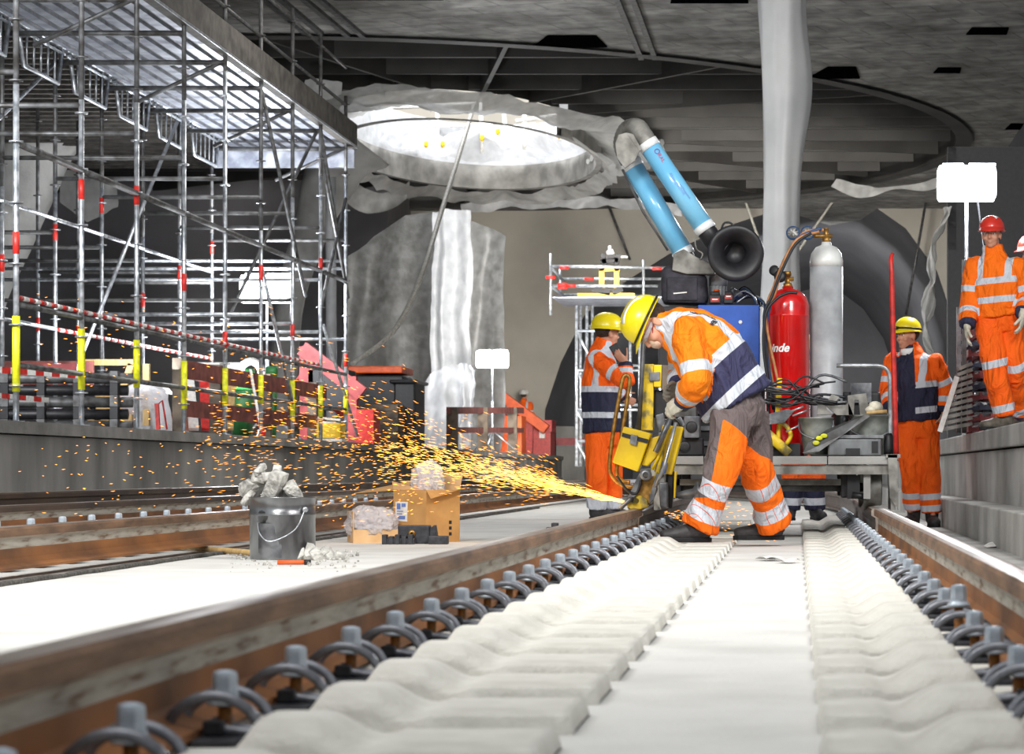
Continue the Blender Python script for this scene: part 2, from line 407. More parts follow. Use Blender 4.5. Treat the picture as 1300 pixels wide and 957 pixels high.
# round skylight
ex, ey, ea, eb = -6.9, 55, 2.6, 6
m = MB(); n = 72
for z0, z1, r0, r1, mi in ((7.05, 7.6, 1.0, 1.0, 0), (7.05, 7.6, 1.05, 1.05, 0), (7.6, 8.55, 1.0, 1.0, 1), (7.6, 8.55, 1.03, 1.03, 2)):
    vs = []
    for z, r in ((z0, r0), (z1, r1)):
        for i in range(n): t = 2*PI*i/n; vs.append(V(ex+ea*r*math.cos(t), ey+eb*r*math.sin(t), z))
    m.add(vs, [(i, (i+1) % n, n+(i+1) % n, n+i) for i in range(n) if (i < n/2+3 or i > n-8) != (mi == 2)], mi, True)
ring(m, ex, ey, ea, eb, 7.05, ell_out(ex, ey, ea*1.05, eb*1.05), n=72)
struct('window_1', m, ['coping', 'film_bright', 'rib'], label='bright round skylight opening in the ceiling')
m = MB()
vs = []
for z in (8.5, 13.5):
    for i in range(n): t = 2*PI*i/n; vs.append(V(ex-.5+5.2*math.cos(t), ey+.5+8.5*math.sin(t), z))
m.add(vs, [(i, (i+1) % n, n+(i+1) % n, n+i) for i in range(n)]+[tuple(range(n, 2*n))], 0, True)
struct('wall_skylight', m, 'tunnel_wall', label='beige shaft wall seen through the skylight')
# back wall with tunnel mouth
def arch_pts():
    p = [(690, 610), (692, 520), (712, 460), (742, 400), (790, 360), (850, 322), (920, 288), (1000, 262), (1060, 250), (1100, 255), (1150, 290), (1190, 345), (1215, 420), (1225, 610)]
    return [W(x, y, 70) for x, y in p]
ap = arch_pts(); m = MB()
top = [V(a.x, 70, 8.6) for a in ap]; k = len(ap)
m.add(ap+top, [(i, i+1, k+i+1, k+i) for i in range(k-1)])
m.add([V(ap[0].x, 70, -.3), V(-10.5, 70, -.3), V(-10.5, 70, 8.6), top[0], ap[0]], [(0, 1, 2, 3, 4)])
m.add([V(ap[-1].x, 70, -.3), V(12, 70, -.3), V(12, 70, 8.6), top[-1], ap[-1]], [(0, 1, 2, 3, 4)])
struct('wall_back', m, 'tunnel_wall', label='beige concrete end wall around the tunnel mouth')
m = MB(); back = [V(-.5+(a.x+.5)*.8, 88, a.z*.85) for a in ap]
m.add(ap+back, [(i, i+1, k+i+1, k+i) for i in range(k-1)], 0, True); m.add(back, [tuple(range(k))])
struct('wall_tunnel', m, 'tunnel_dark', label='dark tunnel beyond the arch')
m = MB(); m.b2((-40, 66, 0), (-10.4, 70.4, 8.6)); struct('wall_back_left', m, 'grey_wall', label='dark grey wall behind the scaffold')
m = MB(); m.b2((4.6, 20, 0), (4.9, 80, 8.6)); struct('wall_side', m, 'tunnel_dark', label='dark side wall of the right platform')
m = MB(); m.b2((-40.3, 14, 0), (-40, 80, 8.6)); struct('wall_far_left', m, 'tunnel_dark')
# flat black plates as painted shade of recesses, and rails cast into the ceiling
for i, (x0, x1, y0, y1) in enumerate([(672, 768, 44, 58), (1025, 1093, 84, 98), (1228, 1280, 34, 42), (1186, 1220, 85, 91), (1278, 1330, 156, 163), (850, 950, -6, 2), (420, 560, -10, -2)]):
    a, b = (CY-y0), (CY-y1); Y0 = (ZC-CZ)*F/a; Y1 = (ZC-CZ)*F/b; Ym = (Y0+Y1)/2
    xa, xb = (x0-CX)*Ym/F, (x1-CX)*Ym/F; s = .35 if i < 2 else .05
    m = MB(); m.prism([V(xa+s, Y0, ZC-.03), V(xb-s*.3, Y0, ZC-.03), V(xb, Y1, ZC-.03), V(xa, Y1, ZC-.03)], (0, 0, .02)); struct('trim_%d' % (6+i), m, 'recess_shade')
for i, (xa, ya, xb, yb) in enumerate([(400, 0, 452, 44), (795, 0, 823, 72), (350, 0, 398, 40)]):
    Ya, Yb = (ZC-CZ)*F/(CY-ya), (ZC-CZ)*F/(CY-yb)
    a, b = V((xa-CX)*Ya/F, Ya, ZC-.03), V((xb-CX)*Yb/F, Yb, ZC-.03)
    m = MB(); d = (b-a).normalized(); e = V(d.y, -d.x, 0)
    for q in (-.12, .12): m.bar(a-d*4+e*q, b+e*q, .09, .06)
    struct('trim_%d' % (20+i), m, 'galv_dark')

# concrete chalice columns
def column(pts, rad, Y, label, m_='concrete_light'):
    mb = MB(); mb.loft([W(x, y, Y) for x, y in pts], rad, (1, 0, 0), 28, sub=5)
    return mb.one('concrete_column', m_, label, 'column')
column([(70, 110), (40, 200), (5, 290), (-40, 400), (-60, 610)], [(1.0, .5), (.55, .5), (.5, .5), (.5, .5), (.5, .5)], 40, 'smooth white leaning concrete column behind the scaffold at far left')
column([(452, 176), (425, 215), (392, 300), (366, 400), (356, 580)], [(.75, .5), (.5, .4), (.3, .3), (.24, .24), (.24, .24)], 46, 'slender beige flared concrete column behind the end of the scaffold')
m = MB(); m.loft([W(420, 225, 44), W(421, 600, 44)], [.09, .09], (1, 0, 0), 16, sub=4); m.one('wrapped_pole', 'film_bright', 'thin white wrapped pole beside the scaffold end', 'pole')

# ================================================================ TRACK
RL, RR = -.9475, .4875
def curve_x(y): return -max(0, y-25)**2*.008
PROF = [(-.068, .038, 3), (-.068, .050, 3), (-.03, .062, 3), (-.011, .080, 3), (-.009, .12, 2), (-.011, .155, 2), (-.034, .168, 1), (-.036, .197, 1), (-.030, .207, 0), (-.012, .210, 0),
        (.012, .210, 0), (.030, .207, 1), (.036, .197, 1), (.034, .168, 2), (.011, .155, 2), (.009, .12, 3), (.011, .080, 3), (.03, .062, 3), (.068, .050, 3), (.068, .038, 3)]
def rail(label, x0, ya, yb, step=.5, z=0, curved=True, mats=('rail_head', 'rail_side', 'rail_web', 'rail_foot'), group=None, dx=0, s=1, name='rail'):
    mb = MB(); ys = [ya]
    while ys[-1] < yb-1e-6: ys.append(min(ys[-1]+step, yb))
    n = len(PROF); vs = []
    for y in ys:
        ox = x0+(curve_x(y) if curved else 0)+dx*(y-ya)
        vs += [V(ox+p[0], y, z+.038+(p[1]-.038)*s) for p in PROF]
    for i in range(len(ys)-1):
        for j in range(n):
            a = i*n+j; b = i*n+(j+1) % n; mb.f.append([a, a+n, b+n, b]); mb.m.append(PROF[j][2]); mb.s.append(False)
    mb.f.append(list(range(n))); mb.m.append(0); mb.s.append(False)
    mb.f.append([(len(ys)-1)*n+j for j in range(n)][::-1]); mb.m.append(0); mb.s.append(False)
    mb.v = vs
    return mb.one(name, list(mats), label, 'rail', group)
rail('brown steel rail left of the centre strip, ending under the grinder', RL, .8, 15.3)
rail('rusty steel rail on the right, ending in front of the trolley wheel', RR, .8, 15.3)
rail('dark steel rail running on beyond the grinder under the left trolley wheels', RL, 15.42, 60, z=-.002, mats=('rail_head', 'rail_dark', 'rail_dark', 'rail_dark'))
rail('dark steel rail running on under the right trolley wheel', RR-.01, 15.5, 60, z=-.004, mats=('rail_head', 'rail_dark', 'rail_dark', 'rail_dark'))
rail('near rail of the neighbouring track, behind the metal bucket', -3.16, 1, 60, curved=False, z=0)
rail('far rail of the neighbouring track, along the left platform', -4.66, 1, 60, curved=False, z=.02, mats=('rail_head', 'rail_dark', 'rail_web', 'rail_foot'))
rail('spare dark rail lying against the left platform wall', -5.45, 1, 60, curved=False, z=.075, mats=('rail_head', 'rail_dark', 'rail_dark', 'rail_dark'))
m = MB()
for k in range(30): m.b2((-5.55, 2+k*2, 0), (-5.35, 2.25+k*2, .113))
m.one('packing_blocks', 'timber_grey', 'row of timber blocks under the spare dark rail', 'blocks', kind='stuff')

def sm(a, b, x): t = min(1, max(0, (x-a)/(b-a))); return t*t*(3-2*t)
def block_z(d):      # d: distance from the rail centre towards the middle of the track
    return .03+.040*sm(.135, .165, d)*(1-sm(.235, .325, d))+.006*sm(.33, .35, d)
def sleeper_mesh(side):
    mb = MB(); hw = .175; length = .583 if side < 0 else .453; sg = 1 if side < 0 else -1
    ds = [-.30, -.29, -.1, 0, .09]+[.1+i*.0125 for i in range(24)]+[length-.03, length-.008, length]; ys = [-1, -.985, -.9, -.7, -.4, 0, .4, .7, .9, .985, 1]
    P = {}
    vs = []
    for d in ds:
        hump = sm(.13, .16, d)*(1-sm(.26, .34, d))
        for v in ys:
            z = block_z(d); e = abs(v)
            drop = (.008*e**8 if e < .99 else .055)+hump*(.030*e**5)
            if d > length-.004 or d < -.295: drop += .03
            vs.append(V(sg*d, v*hw*(1-.12*hump), z-drop))
    nv = len(ys)
    fs = [(i*nv+j, (i+1)*nv+j, (i+1)*nv+j+1, i*nv+j+1) for i in range(len(ds)-1) for j in range(nv-1)]
    if side < 0: pass
    mb.add(vs, fs, 0, True); return mb
Y0, SP = 3.86, .545
sl = thing('concrete_sleeper', 'off-white concrete sleeper set in the slab, humped beside each rail', 'sleeper', (0, Y0-3*SP, 0), 'humped concrete sleepers of the middle track')
for sd, rx in ((-1, RL), (1, RR)):
    mb = sleeper_mesh(sd)
    for p in mb.v: p.x += rx; p.y += Y0-3*SP
    mb.build('sleeper_block', 'sleeper', sl)
SLEEPERS = 36
for k in range(1, SLEEPERS): dup(sl, (0, Y0+(k-3)*SP, 0))
# rail fasteners
def fastener(sg, ox, label, group, lift=0, zz=0):
    """sg=+1: the rail lies on the -x side of the screw"""
    t = thing('rail_fastener', label, 'fastener', (ox, 0, 0), group)
    P = lambda a, b, z: V(ox+sg*a, b, z+zz)
    half = [(-.070, -.052, .054), (-.064, -.054, .074), (-.03, -.054, .097), (.010, -.052, .099), (.045, -.048, .080), (.064, -.04, .046), (.066, -.03, .037), (.055, -.021, .040), (.03, -.019, .044), (-.005, -.016, .050), (-.02, -.008, .054)]
    path = [P(*q) for q in half]+[P(a, -b, z) for a, b, z in half[::-1]]
    mb = MB(); mb.loft(path, [.0082]*len(path), (0, 0, 1), 8, sub=3); mb.build('clip', 'clip', t)
    mb = MB()
    mb.lathe([(.0105, .02), (.0105, .082+lift)], P(0, 0, 0), n=12, mi=1)
    mb.lathe([(.0, .083), (.025, .083), (.028, .086), (.025, .091), (.022, .093), (.019, .100), (.0195, .101)], P(0, 0, lift), n=18)
    mb.lathe([(.0195, .100), (.0185, .126), (.0172, .132), (.008, .135), (0.001, .1355)], P(0, 0, lift), n=6, sm=False)
    mb.build('screw', ['screw', 'rust_screw'], t)
    mb = MB()
    mb.prism([P(-.03, -.10, .028), P(.075, -.10, .028), P(.075, -.10, .046), P(.05, -.10, .048), P(.035, -.10, .040), P(-.03, -.10, .040)], (0, .20, 0))
    mb.prism([P(.045, -.11, .026), P(.082, -.11, .026), P(.078, -.11, .056), P(.058, -.11, .058)], (0, .22, 0))
    mb.box(P(-.01, -.03, .052), (.03, .02, .022)); mb.box(P(-.01, .03, .052), (.03, .02, .022))
    mb.build('guide_plate', 'plate', t, bevel=.003)
    return t
FL, FR = RL+.098, RR-.112
fl = fastener(1, FL, 'steel spring clip with hex screw inside the left rail of the middle track', 'spring clips inside the left rail')
fr = fastener(-1, FR, 'steel spring clip with hex screw inside the right rail of the middle track', 'spring clips inside the right rail')
fl.location.y = Y0-3*SP; fr.location.y = Y0-3*SP
raised = fastener(-1, FR, 'spring clip with its screw standing raised, inside the right rail', None, lift=.032)
for k in range(1, SLEEPERS):
    y = Y0+(k-3)*SP
    dup(fl, (FL, y, 0))
    if k == 7: raised.location.y = y
    else: dup(fr, (FR, y, 0))
raised.location.z = 0
fo = fastener(1, -3.42, 'raised hex screw with clip inside the near rail of the neighbouring track', 'raised screws of the neighbouring track', lift=.085)
fo.location.y = 10.6
for k in range(1, 22): dup(fo, (-3.42, 10.6+.5*k, 0))
m = MB(); pts = []; k = 0
y = 7.5
while y < 30: pts.append(V(-2.97+random.uniform(-.008, .008), y, .004+random.uniform(0, .006))); y += .12
m.tube(pts, .012, 6); m.one('sealing_cord', 'rope_dark', 'black joint cord lying on the slab left of the bucket', 'cord')

# ================================================================ LAMPS
def work_lamp(px, py, Y, w, h, zb, label, power, poleoff=0, extra=None):
    c = W(px, py, Y); t = thing('work_lamp', label, 'lamp', (c.x, Y, zb))
    m = MB(); m.loft([c-V(w*.5, 0, 0), c-V(w*.47, 0, 0), c+V(w*.47, 0, 0), c+V(w*.5, 0, 0)], [(h*.40, h*.40), (h*.5, h*.46), (h*.5, h*.46), (h*.40, h*.40)], (0, 0, 1), 16, power=.45)
    m.build('lamp_head', 'lamp_glow', t)
    m = MB(); m.b2((c.x-w*.42, Y-.05, c.z+h*.48), (c.x-.03, Y+.05, c.z+h*.56)); m.b2((c.x+.02, Y-.05, c.z+h*.47), (c.x+w*.5, Y+.05, c.z+h*.56)); m.build('lamp_cap', 'galv', t)
    m = MB(); b = V(c.x+poleoff, Y, zb); m.tube([b, V(c.x+poleoff, Y, zb+(c.z-zb)*.55)], .03); m.tube([V(c.x+poleoff, Y, zb+(c.z-zb)*.5), V(c.x+poleoff, Y, c.z-h*.5)], .018)
    m.build('pole', 'galv', t)
    for a in (0, 2.1, 4.2):
        m = MB(); m.tube([b+V(0, 0, .45), b+V(.55*math.cos(a+.4), .55*math.sin(a+.4), .01)], .015); m.build('leg', 'galv', t)
    if extra: m = MB(); m.tube([c+V(.1, -.02, -h*.5), c+V(.22, 0, -1.1)], .008); m.build('cable', 'hose_black', t)
    l = bpy.data.lights.new('lamp_light', 'POINT'); l.energy = power; l.color = (.93, .96, 1); l.shadow_soft_size = w*.5
    lo = bpy.data.objects.new('lamp_light', l); COL.objects.link(lo); lo.location = c+V(0, -.9, -.05)-ORI[t.name]; lo.parent = t
    return t
work_lamp(1227, 233, 23.5, .52, .32, ZR_, 'glowing white box work lamp on a pole above the man on the right platform', 300, extra=True)
work_lamp(339, 367, 37, .72, .40, ZL, 'glowing white box work lamp behind the scaffold poles', 800)
work_lamp(625, 456, 54.5, .66, .36, ZL, 'glowing white box work lamp before the beige end wall', 260)

def area(name, loc, target, size, power, color=(1, 1, 1), sy=None, spread=None):
    l = bpy.data.lights.new(name, 'AREA'); l.energy = power; l.color = color; l.shape = 'RECTANGLE'; l.size = size; l.size_y = sy or size
    if spread: l.spread = spread
    o = bpy.data.objects.new(name, l); COL.objects.link(o); o.location = loc
    d = Vector(target)-Vector(loc); o.rotation_euler = d.to_track_quat('-Z', 'Y').to_euler(); return o
area('tunnel_light_near', (-1, 3, 7.0), (-1, 11, 0), 5, 250, (1, .98, .95), 3)
area('tunnel_light_left', (-4, 6.5, 5.5), (-1.2, 16.5, .9), 2, 590, (1, .98, .95))
area('tunnel_light_right', (3, 9, 6), (0, 17.5, 1), 2, 560, (1, .98, .96))
area('tunnel_light_mid', (-3, 30, 7.2), (-3, 32, 0), 4, 500, (1, .97, .93))
area('end_wall_fill', (-2.5, 44, 3.0), (-2.6, 70, 2.6), 3, 800, (1, .96, .9), spread=1.15)  # unseen fill aimed at the end wall, facing away from the camera
area('platform_fill', (-7.2, 17, 4.6), (-8.5, 30, 1.2), 1.5, 330, (.95, .97, 1), spread=1.6)  # unseen fill added to brighten the stored things and scaffold poles
area('skylight_light', (-7.4, 56, 13), (-7.2, 57, 7), 5, 2600, (.95, .97, 1))
area('ceiling_fill', (1, 32, 5.0), (-1, 34, 8), 3, 60)  # unseen upward fill, added for a lighter ceiling
area('tunnel_fill', (0, 73, 4.5), (-.5, 88, 3), 2, 260)  # no lamp stands here: fill added to lighten the tunnel walls
area('deck_fill', (-7.4, 29, 1.5), (-7.3, 30, 6), 1.2, 70, (.9, .95, 1))  # unseen fill aimed up at the deck underside
area('deck_fill_end', (-7.4, 33.5, 1.5), (-7.3, 33.5, 6), 1.2, 110, (.9, .95, 1))  # second unseen fill, for the far end of the deck
wd = bpy.data.worlds.new('World'); bpy.context.scene.world = wd; wd.use_nodes = True
wd.node_tree.nodes['Background'].inputs[0].default_value = (.82, .86, .92, 1); wd.node_tree.nodes['Background'].inputs[1].default_value = .5

# ================================================================ CAMERA
cd = bpy.data.cameras.new('camera'); cam = bpy.data.objects.new('camera', cd); COL.objects.link(cam)
cam.location = (0, 0, CZ); cam.rotation_euler = (PI/2, 0, 0); cd.sensor_width = 36; cd.lens = F/1300*36
cd.shift_x = -(CX-650)/1300; cd.shift_y = (CY-478.5)/1300; cd.clip_end = 300; cd.clip_start = .1
cd.dof.use_dof = True; cd.dof.focus_distance = 15.6; cd.dof.aperture_fstop = 9
bpy.context.scene.camera = cam
sc = bpy.context.scene; sc.view_settings.view_transform = 'Standard'; sc.view_settings.look = 'None'; sc.view_settings.exposure = 0
# ================================================================ SCAFFOLD on the left platform
FX, BX, S0, SS = -6.4, -8.3, 21.3, 1.945
sc_ = thing('scaffold', 'tall galvanised tube scaffold with a metal deck standing along the left platform edge', 'scaffold', (FX, S0, ZL))
GM = ['galv', 'red_band', 'galv_dark', 'yellow_sleeve']
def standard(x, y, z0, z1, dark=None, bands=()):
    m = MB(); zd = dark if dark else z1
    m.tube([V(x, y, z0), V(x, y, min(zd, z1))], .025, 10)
    if zd < z1: m.tube([V(x, y, zd), V(x, y, z1)], .025, 10, mi=2)  # upper length in darker galv: shade put into the colour
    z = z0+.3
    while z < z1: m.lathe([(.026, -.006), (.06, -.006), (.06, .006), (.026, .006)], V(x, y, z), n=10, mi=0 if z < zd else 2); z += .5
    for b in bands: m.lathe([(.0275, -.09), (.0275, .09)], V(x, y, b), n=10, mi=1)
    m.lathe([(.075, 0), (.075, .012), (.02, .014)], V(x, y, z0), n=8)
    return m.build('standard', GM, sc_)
rnd = random.Random(3)
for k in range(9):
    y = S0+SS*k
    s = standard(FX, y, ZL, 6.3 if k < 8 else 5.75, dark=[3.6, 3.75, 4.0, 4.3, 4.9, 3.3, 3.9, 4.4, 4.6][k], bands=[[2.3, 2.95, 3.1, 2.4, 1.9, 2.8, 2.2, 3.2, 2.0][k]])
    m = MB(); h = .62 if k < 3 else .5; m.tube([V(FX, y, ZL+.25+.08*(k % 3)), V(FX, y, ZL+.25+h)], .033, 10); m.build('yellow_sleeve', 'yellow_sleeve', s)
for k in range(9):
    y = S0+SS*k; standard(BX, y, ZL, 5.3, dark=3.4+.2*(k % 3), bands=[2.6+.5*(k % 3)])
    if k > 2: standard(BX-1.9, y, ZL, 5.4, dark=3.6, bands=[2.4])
def led(x0, y0, z0, x1, y1, z1, r=.024, m_='galv_dark', name='ledger', banded=False):
    m = MB(); a, b = V(x0, y0, z0), V(x1, y1, z1)
    if banded:
        n = int((b-a).length/.16)
        for i in range(n): m.tube([a+(b-a)*(i/n), a+(b-a)*((i+1)/n)], r, 8, mi=i % 2)
        return m.build(name, ['red_band', 'white_band'], sc_)
    m.tube([a, b], r, 8); return m.build(name, m_, sc_)
ye = S0+SS*8
for k in range(8):
    ya, yb = S0+SS*k, S0+SS*(k+1)
    led(FX, ya, 3.12, FX, yb, 3.12, .032)
    led(FX, ya, 1.80, FX, yb, 1.80); led(FX, ya, 1.30, FX, yb, 1.30)
    if k < 7: led(FX+.0, ya, 1.855, FX, yb, 1.855, .021, banded=True)
    led(BX, ya, 3.25, BX, yb, 3.25, m_='galv')
    led(BX, ya, 2.02, BX, yb, 2.02, banded=(k > 3), m_='galv')
    led(FX, ya, 5.62, FX, yb, 5.62, .022); led(FX, ya, 5.25+.9, FX, yb, 5.25+.9, .022)
for k in range(9):
    y = S0+SS*k
    led(FX, y, 3.7, BX, y, 3.7); led(FX, y, 5.0, BX, y, 5.0, .03)
    if k % 2 == 0: led(FX, y, 5.02, FX-1.0, y, 4.55, m_='galv_dark', name='brace')
    if k > 4: led(FX, y, 2.3, BX, y, 2.3, m_='galv')
    if k > 2: led(BX, y, 3.1, BX-1.9, y, 3.1)
led(FX, S0+SS*8, 4.3, FX, S0+SS*7, 2.6, name='brace'); led(FX, S0+SS*7, 4.7, FX, S0+SS*8, 3.1, name='brace')
led(FX, S0+SS*5, 5.0, FX+.02, S0+SS*6.4, 2.7, name='brace'); led(FX-.05, S0+SS*7, 5.0, FX-.9, S0+SS*6, 2.2, name='brace')
led(BX, S0+SS*4, 1.0, BX+.9, S0+SS*5, 4.6, m_='galv', name='brace'); led(BX, S0+SS*1.9, 3.2, BX, S0+SS*4, 5.0, m_='galv', name='brace')
led(FX, S0+SS*5, 2.9, FX, S0+SS*6, 1.3, m_='galv', name='brace'); led(FX, S0+SS*7.1, 2.4, FX, S0+SS*8.5, .95, m_='galv', name='brace')
led(FX, S0+SS*7, 5.0, FX+.0, S0+SS*8.1, 2.9, name='brace')
led(BX-3.5, ye, 3.3, FX, ye, 3.3, m_='galv'); led(BX-3.5, ye-SS, 3.0, FX, ye-SS, 3.0, m_='galv')
led(-14, 37, 3.42, -6.4, 37, 3.42, m_='galv'); led(-14, 33, 2.6, FX, 33, 2.6)
# galvanised deck over the bay, edge beam and lattice girders
m = MB()
for i in range(9):
    x = FX-.16-i*.20; m.box((x, (S0+ye)/2+.3, 5.16), (.12, ye-S0+2.4, .04)); m.box((x-.1, (S0+ye)/2+.3, 5.19), (.09, ye-S0+2.4, .02), mi=1)
m.build('metal_deck', ['alu_deck', 'galv_dark'], sc_)
m = MB(); m.b2((FX-.06, S0-1.5, 5.08), (FX+.06, ye+.6, 5.42)); m.build('edge_board', 'formply', sc_)
m = MB(); m.b2((FX+.065, S0-1.5, 5.07), (FX+.075, ye+.6, 5.10)); m.build('edge_strip', 'galv', sc_)
for k in range(-1, 8):
    ya, yb = S0+SS*k+.15, S0+SS*(k+1)-.15
    m = MB(); x = BX+.12
    m.tube([V(x, ya-.1, 5.15), V(x, yb+.1, 5.15)], .022); m.tube([V(x, ya-.1, 5.08), V(x, yb+.1, 5.08)], .016); m.tube([V(x, ya, 5.12), V(x, ya+.2, 4.72), V(x, yb-.15, 4.72), V(x, yb, 5.12)], .024)
    for q in range(5): yy = ya+.3+(yb-ya-.6)*q/4; m.tube([V(x, yy, 4.72), V(x, yy+.03, 5.15)], .012)
    m.build('lattice_girder', 'galv', sc_)
m = MB(); m.b2((FX-1.9, ye+.1, 4.75), (FX+.1, ye+.2, 5.0)); m.build('end_frame', 'alu_deck', sc_)
# dark formwork deck further back
m = MB(); m.b2((-20, 29.5, 5.62), (BX-.15, 43.5, 5.72))
y = 29.6
while y < 43: m.b2((-20, y, 5.40), (BX-.15, y+.09, 5.62)); y += .42
m.b2((-20, 43.6, 5.62), (BX+.6, 43.9, 6.0), 1); m.b2((-20, 29.3, 5.35), (-8.5, 29.5, 5.75), 1)
dk = m.one('formwork_deck', ['formply', 'steel_deck'], 'dark formwork deck with close joists high at the upper left', 'formwork')
# big diagonal steel props at far left
m = MB(); m.tube([W(-30, 150, 26), W(120, 215, 26)], .01)

# ================================================================ DRAPED FILM
def drape(name, fn, nu, nv, m_, label, cat, group=None, amp=.08, fr=1.2, seed=0, solid=0):
    mb = MB()
    def g(u, v):
        p = Vector(fn(u, v)); n = noise.noise_vector(p*fr+V(seed, seed*2, 0)); n2 = noise.noise_vector(p*fr*3.3+V(seed, 5, 0))
        return p+n*amp+n2*amp*.35
    mb.grid(g, nu, nv); return mb.one(name, m_, label, cat, group, solid=solid)
def lerp(a, b, t): return Vector(a)*(1-t)+Vector(b)*t
def poly(pts, t):
    k = len(pts)-1; i = min(int(t*k), k-1); f = t*k-i; return Vector(pts[i])*(1-f)+Vector(pts[i+1])*f
# large hanging curtain
top = [W(435, 330, 58), W(470, 300, 58), W(515, 276, 58), W(560, 272, 58), W(600, 285, 58), W(640, 300, 58)]
def curt(u, v):
    p = poly(top, u); z = p.z*(1-v)+ZL*v; x = p.x+(0 if v < .5 else -(v-.5)*.2)
    fold = .06*math.sin(u*30+math.sin(v*3)*1.5)*(.4+.6*v)+.16*math.sin(u*9+v*1.6)
    return V(x+.08*math.sin(v*6+u*9), p.y+fold, z)
drape('plastic_curtain', curt, 110, 50, 'film_grey', 'large grey plastic curtain hanging in folds before the end wall', 'curtain', amp=.10, fr=.5)
top2 = [W(548, 270, 56.6), W(568, 266, 56.6), W(598, 268, 56.6)]  # lamplight on one curtain fold, put into a paler sheet
drape('lit_curtain_fold', lambda u, v: V(poly(top2, u).x+.03*math.sin(v*7), 56.6+.10*math.sin(u*12), poly(top2, u).z*(1-v)+2.2*v), 30, 60, 'film_bright', 'brightly lit fold of the grey curtain, made as a separate paler strip', 'plastic sheet', amp=.05, fr=1.5)
low = [W(516, 520, 52), W(545, 478, 52), W(585, 460, 52), W(603, 470, 52)]
drape('plastic_sheet', lambda u, v: V(poly(low, u).x, 52-.5*v+.18*math.sin(u*22), poly(low, u).z*(1-v)+(ZL+.03)*v), 50, 30, 'film_bright', 'bright white plastic sheet bundled at the foot of the curtain', 'plastic sheet', amp=.12, fr=1.6)
# film around the skylight and on the ceiling
def eye(t, k, z): return V(ex+ea*k*math.cos(t), ey+eb*k*math.sin(t), z)
def near_film(u, v):
    t = PI*1.02+u*PI*1.15; k = 1.0+v*(.42+.15*math.sin(u*9))
    return eye(t, k, 7.42+.0*v-.18*math.sin(v*PI)-.1*abs(math.sin(u*17)))
drape('ceiling_film', near_film, 90, 16, 'film', 'crumpled translucent film taped to the ceiling in front of the skylight', 'plastic sheet', amp=.14, fr=1.3)
def far_film(u, v):
    t = -.5+u*(PI+.7); k = 1.06+v*.12
    return eye(t, k, 7.1-.22*v-.1*abs(math.sin(u*23)))
drape('ceiling_film', far_film, 90, 6, 'film', 'ragged film edge hanging below the skylight rim', 'plastic sheet', amp=.1, fr=1.6)
def pile(u, v):
    t = .35+u*(PI-.75); return eye(t, .97-.22*v, 7.7+.75*math.sin(v*PI*.6)*(.5+.5*abs(math.sin(u*11+1)))*(1-.35*u if u > .5 else .7))
drape('plastic_sheet', pile, 80, 14, 'film_bright', 'bright white film heaped inside the skylight rim', 'plastic sheet', amp=.12, fr=1.5)
drape('ceiling_film', lambda u, v: W(585+280*u, 258-8*math.sin(u*3)+(8+7*abs(math.sin(u*14)))*v, 66), 60, 8, 'film_bright', 'white film fringe along the top of the beige end wall', 'plastic sheet', amp=.12, fr=1.2)
drape('ceiling_film', lambda u, v: W(430+85*u+8*v, 250+20*math.sin(u*3)-(25)*v, 60), 20, 8, 'film', 'grey film hanging under the ceiling left of the skylight', 'plastic sheet', amp=.15, fr=1)
drape('ceiling_film', lambda u, v: W(78+75*u, 215+10*u+(62-50*abs(u-.45))*v, 44), 20, 12, 'film', 'pale film hanging beneath the formwork deck at far left', 'plastic sheet', amp=.1, fr=1.3)
drape('ceiling_film', lambda u, v: W(385+50*u, 100+8*u+(34-20*u)*v, 46), 20, 8, 'film', 'loose film flapping above the top end of the scaffold', 'plastic sheet', amp=.1, fr=1.3)
drape('ceiling_film', lambda u, v: W(1060+150*u-6*v, 228+18*math.sin(u*3)-15*u+(10+6*math.sin(u*9))*v, 62), 24, 6, 'film', 'pale film along the ceiling edge left of the right work lamp', 'plastic sheet', amp=.1, fr=1)
drape('plastic_sheet', lambda u, v: V(lerp(W(1196, 255, 30), W(1207, 258, 30), u).x-.14*math.sin(v*3)*(1+u)+.06*math.sin(v*17+u*3), 30+.1*math.sin(u*9), W(0, 262, 30).z*(1-v)+W(0, 520, 30).z*v), 10, 50, 'film', 'long strip of cream film hanging at the edge of the right platform', 'plastic sheet', amp=.05, fr=3)
m = MB(); m.b2((1.75, 30.2, ZR_), (4.6, 30.4, 4.2)); m.b2((1.75, 30.2, 3.0), (1.85, 30.2, 4.2)); m.one('dark_partition', 'black', 'dark hanging partition behind the right platform', 'partition')
# wrapped column in the middle
m = MB(); Yc = 38
m.loft([W(993, -200, Yc), W(993, 0, Yc), W(991, 200, Yc), W(988, 420, Yc), W(988, 590, Yc)], [(.2, .2)]*5, (1, 0, 0), 18, sub=3)
cp = thing('wrapped_column', 'tall column wrapped in white plastic film behind the gas cylinders', 'column', (W(990, 600, Yc).x, Yc, 0))
m.build('column', 'concrete_light', cp)
m = MB()
def wrap(u, v):
    py = -200+800*v; t = 2*PI*u
    cx = 994-6*v; hw = 27+5*math.sin(v*7+1)
    bul = 14*math.exp(-((py-120)/75)**2) if math.cos(t) > 0 else 0
    c = W(cx, py, Yc); r = (hw/F*Yc)*(1+.05*math.sin(t*5+v*3)+.03*math.sin(t*9))
    return c+V(math.cos(t)*(r+bul/F*Yc*abs(math.cos(t))), math.sin(t)*r, 0)+noise.noise_vector(c*.9+V(math.cos(t), math.sin(t), 0))*.025
m.grid(wrap, 60, 70); m.build('film_wrapping', 'film_white', cp)
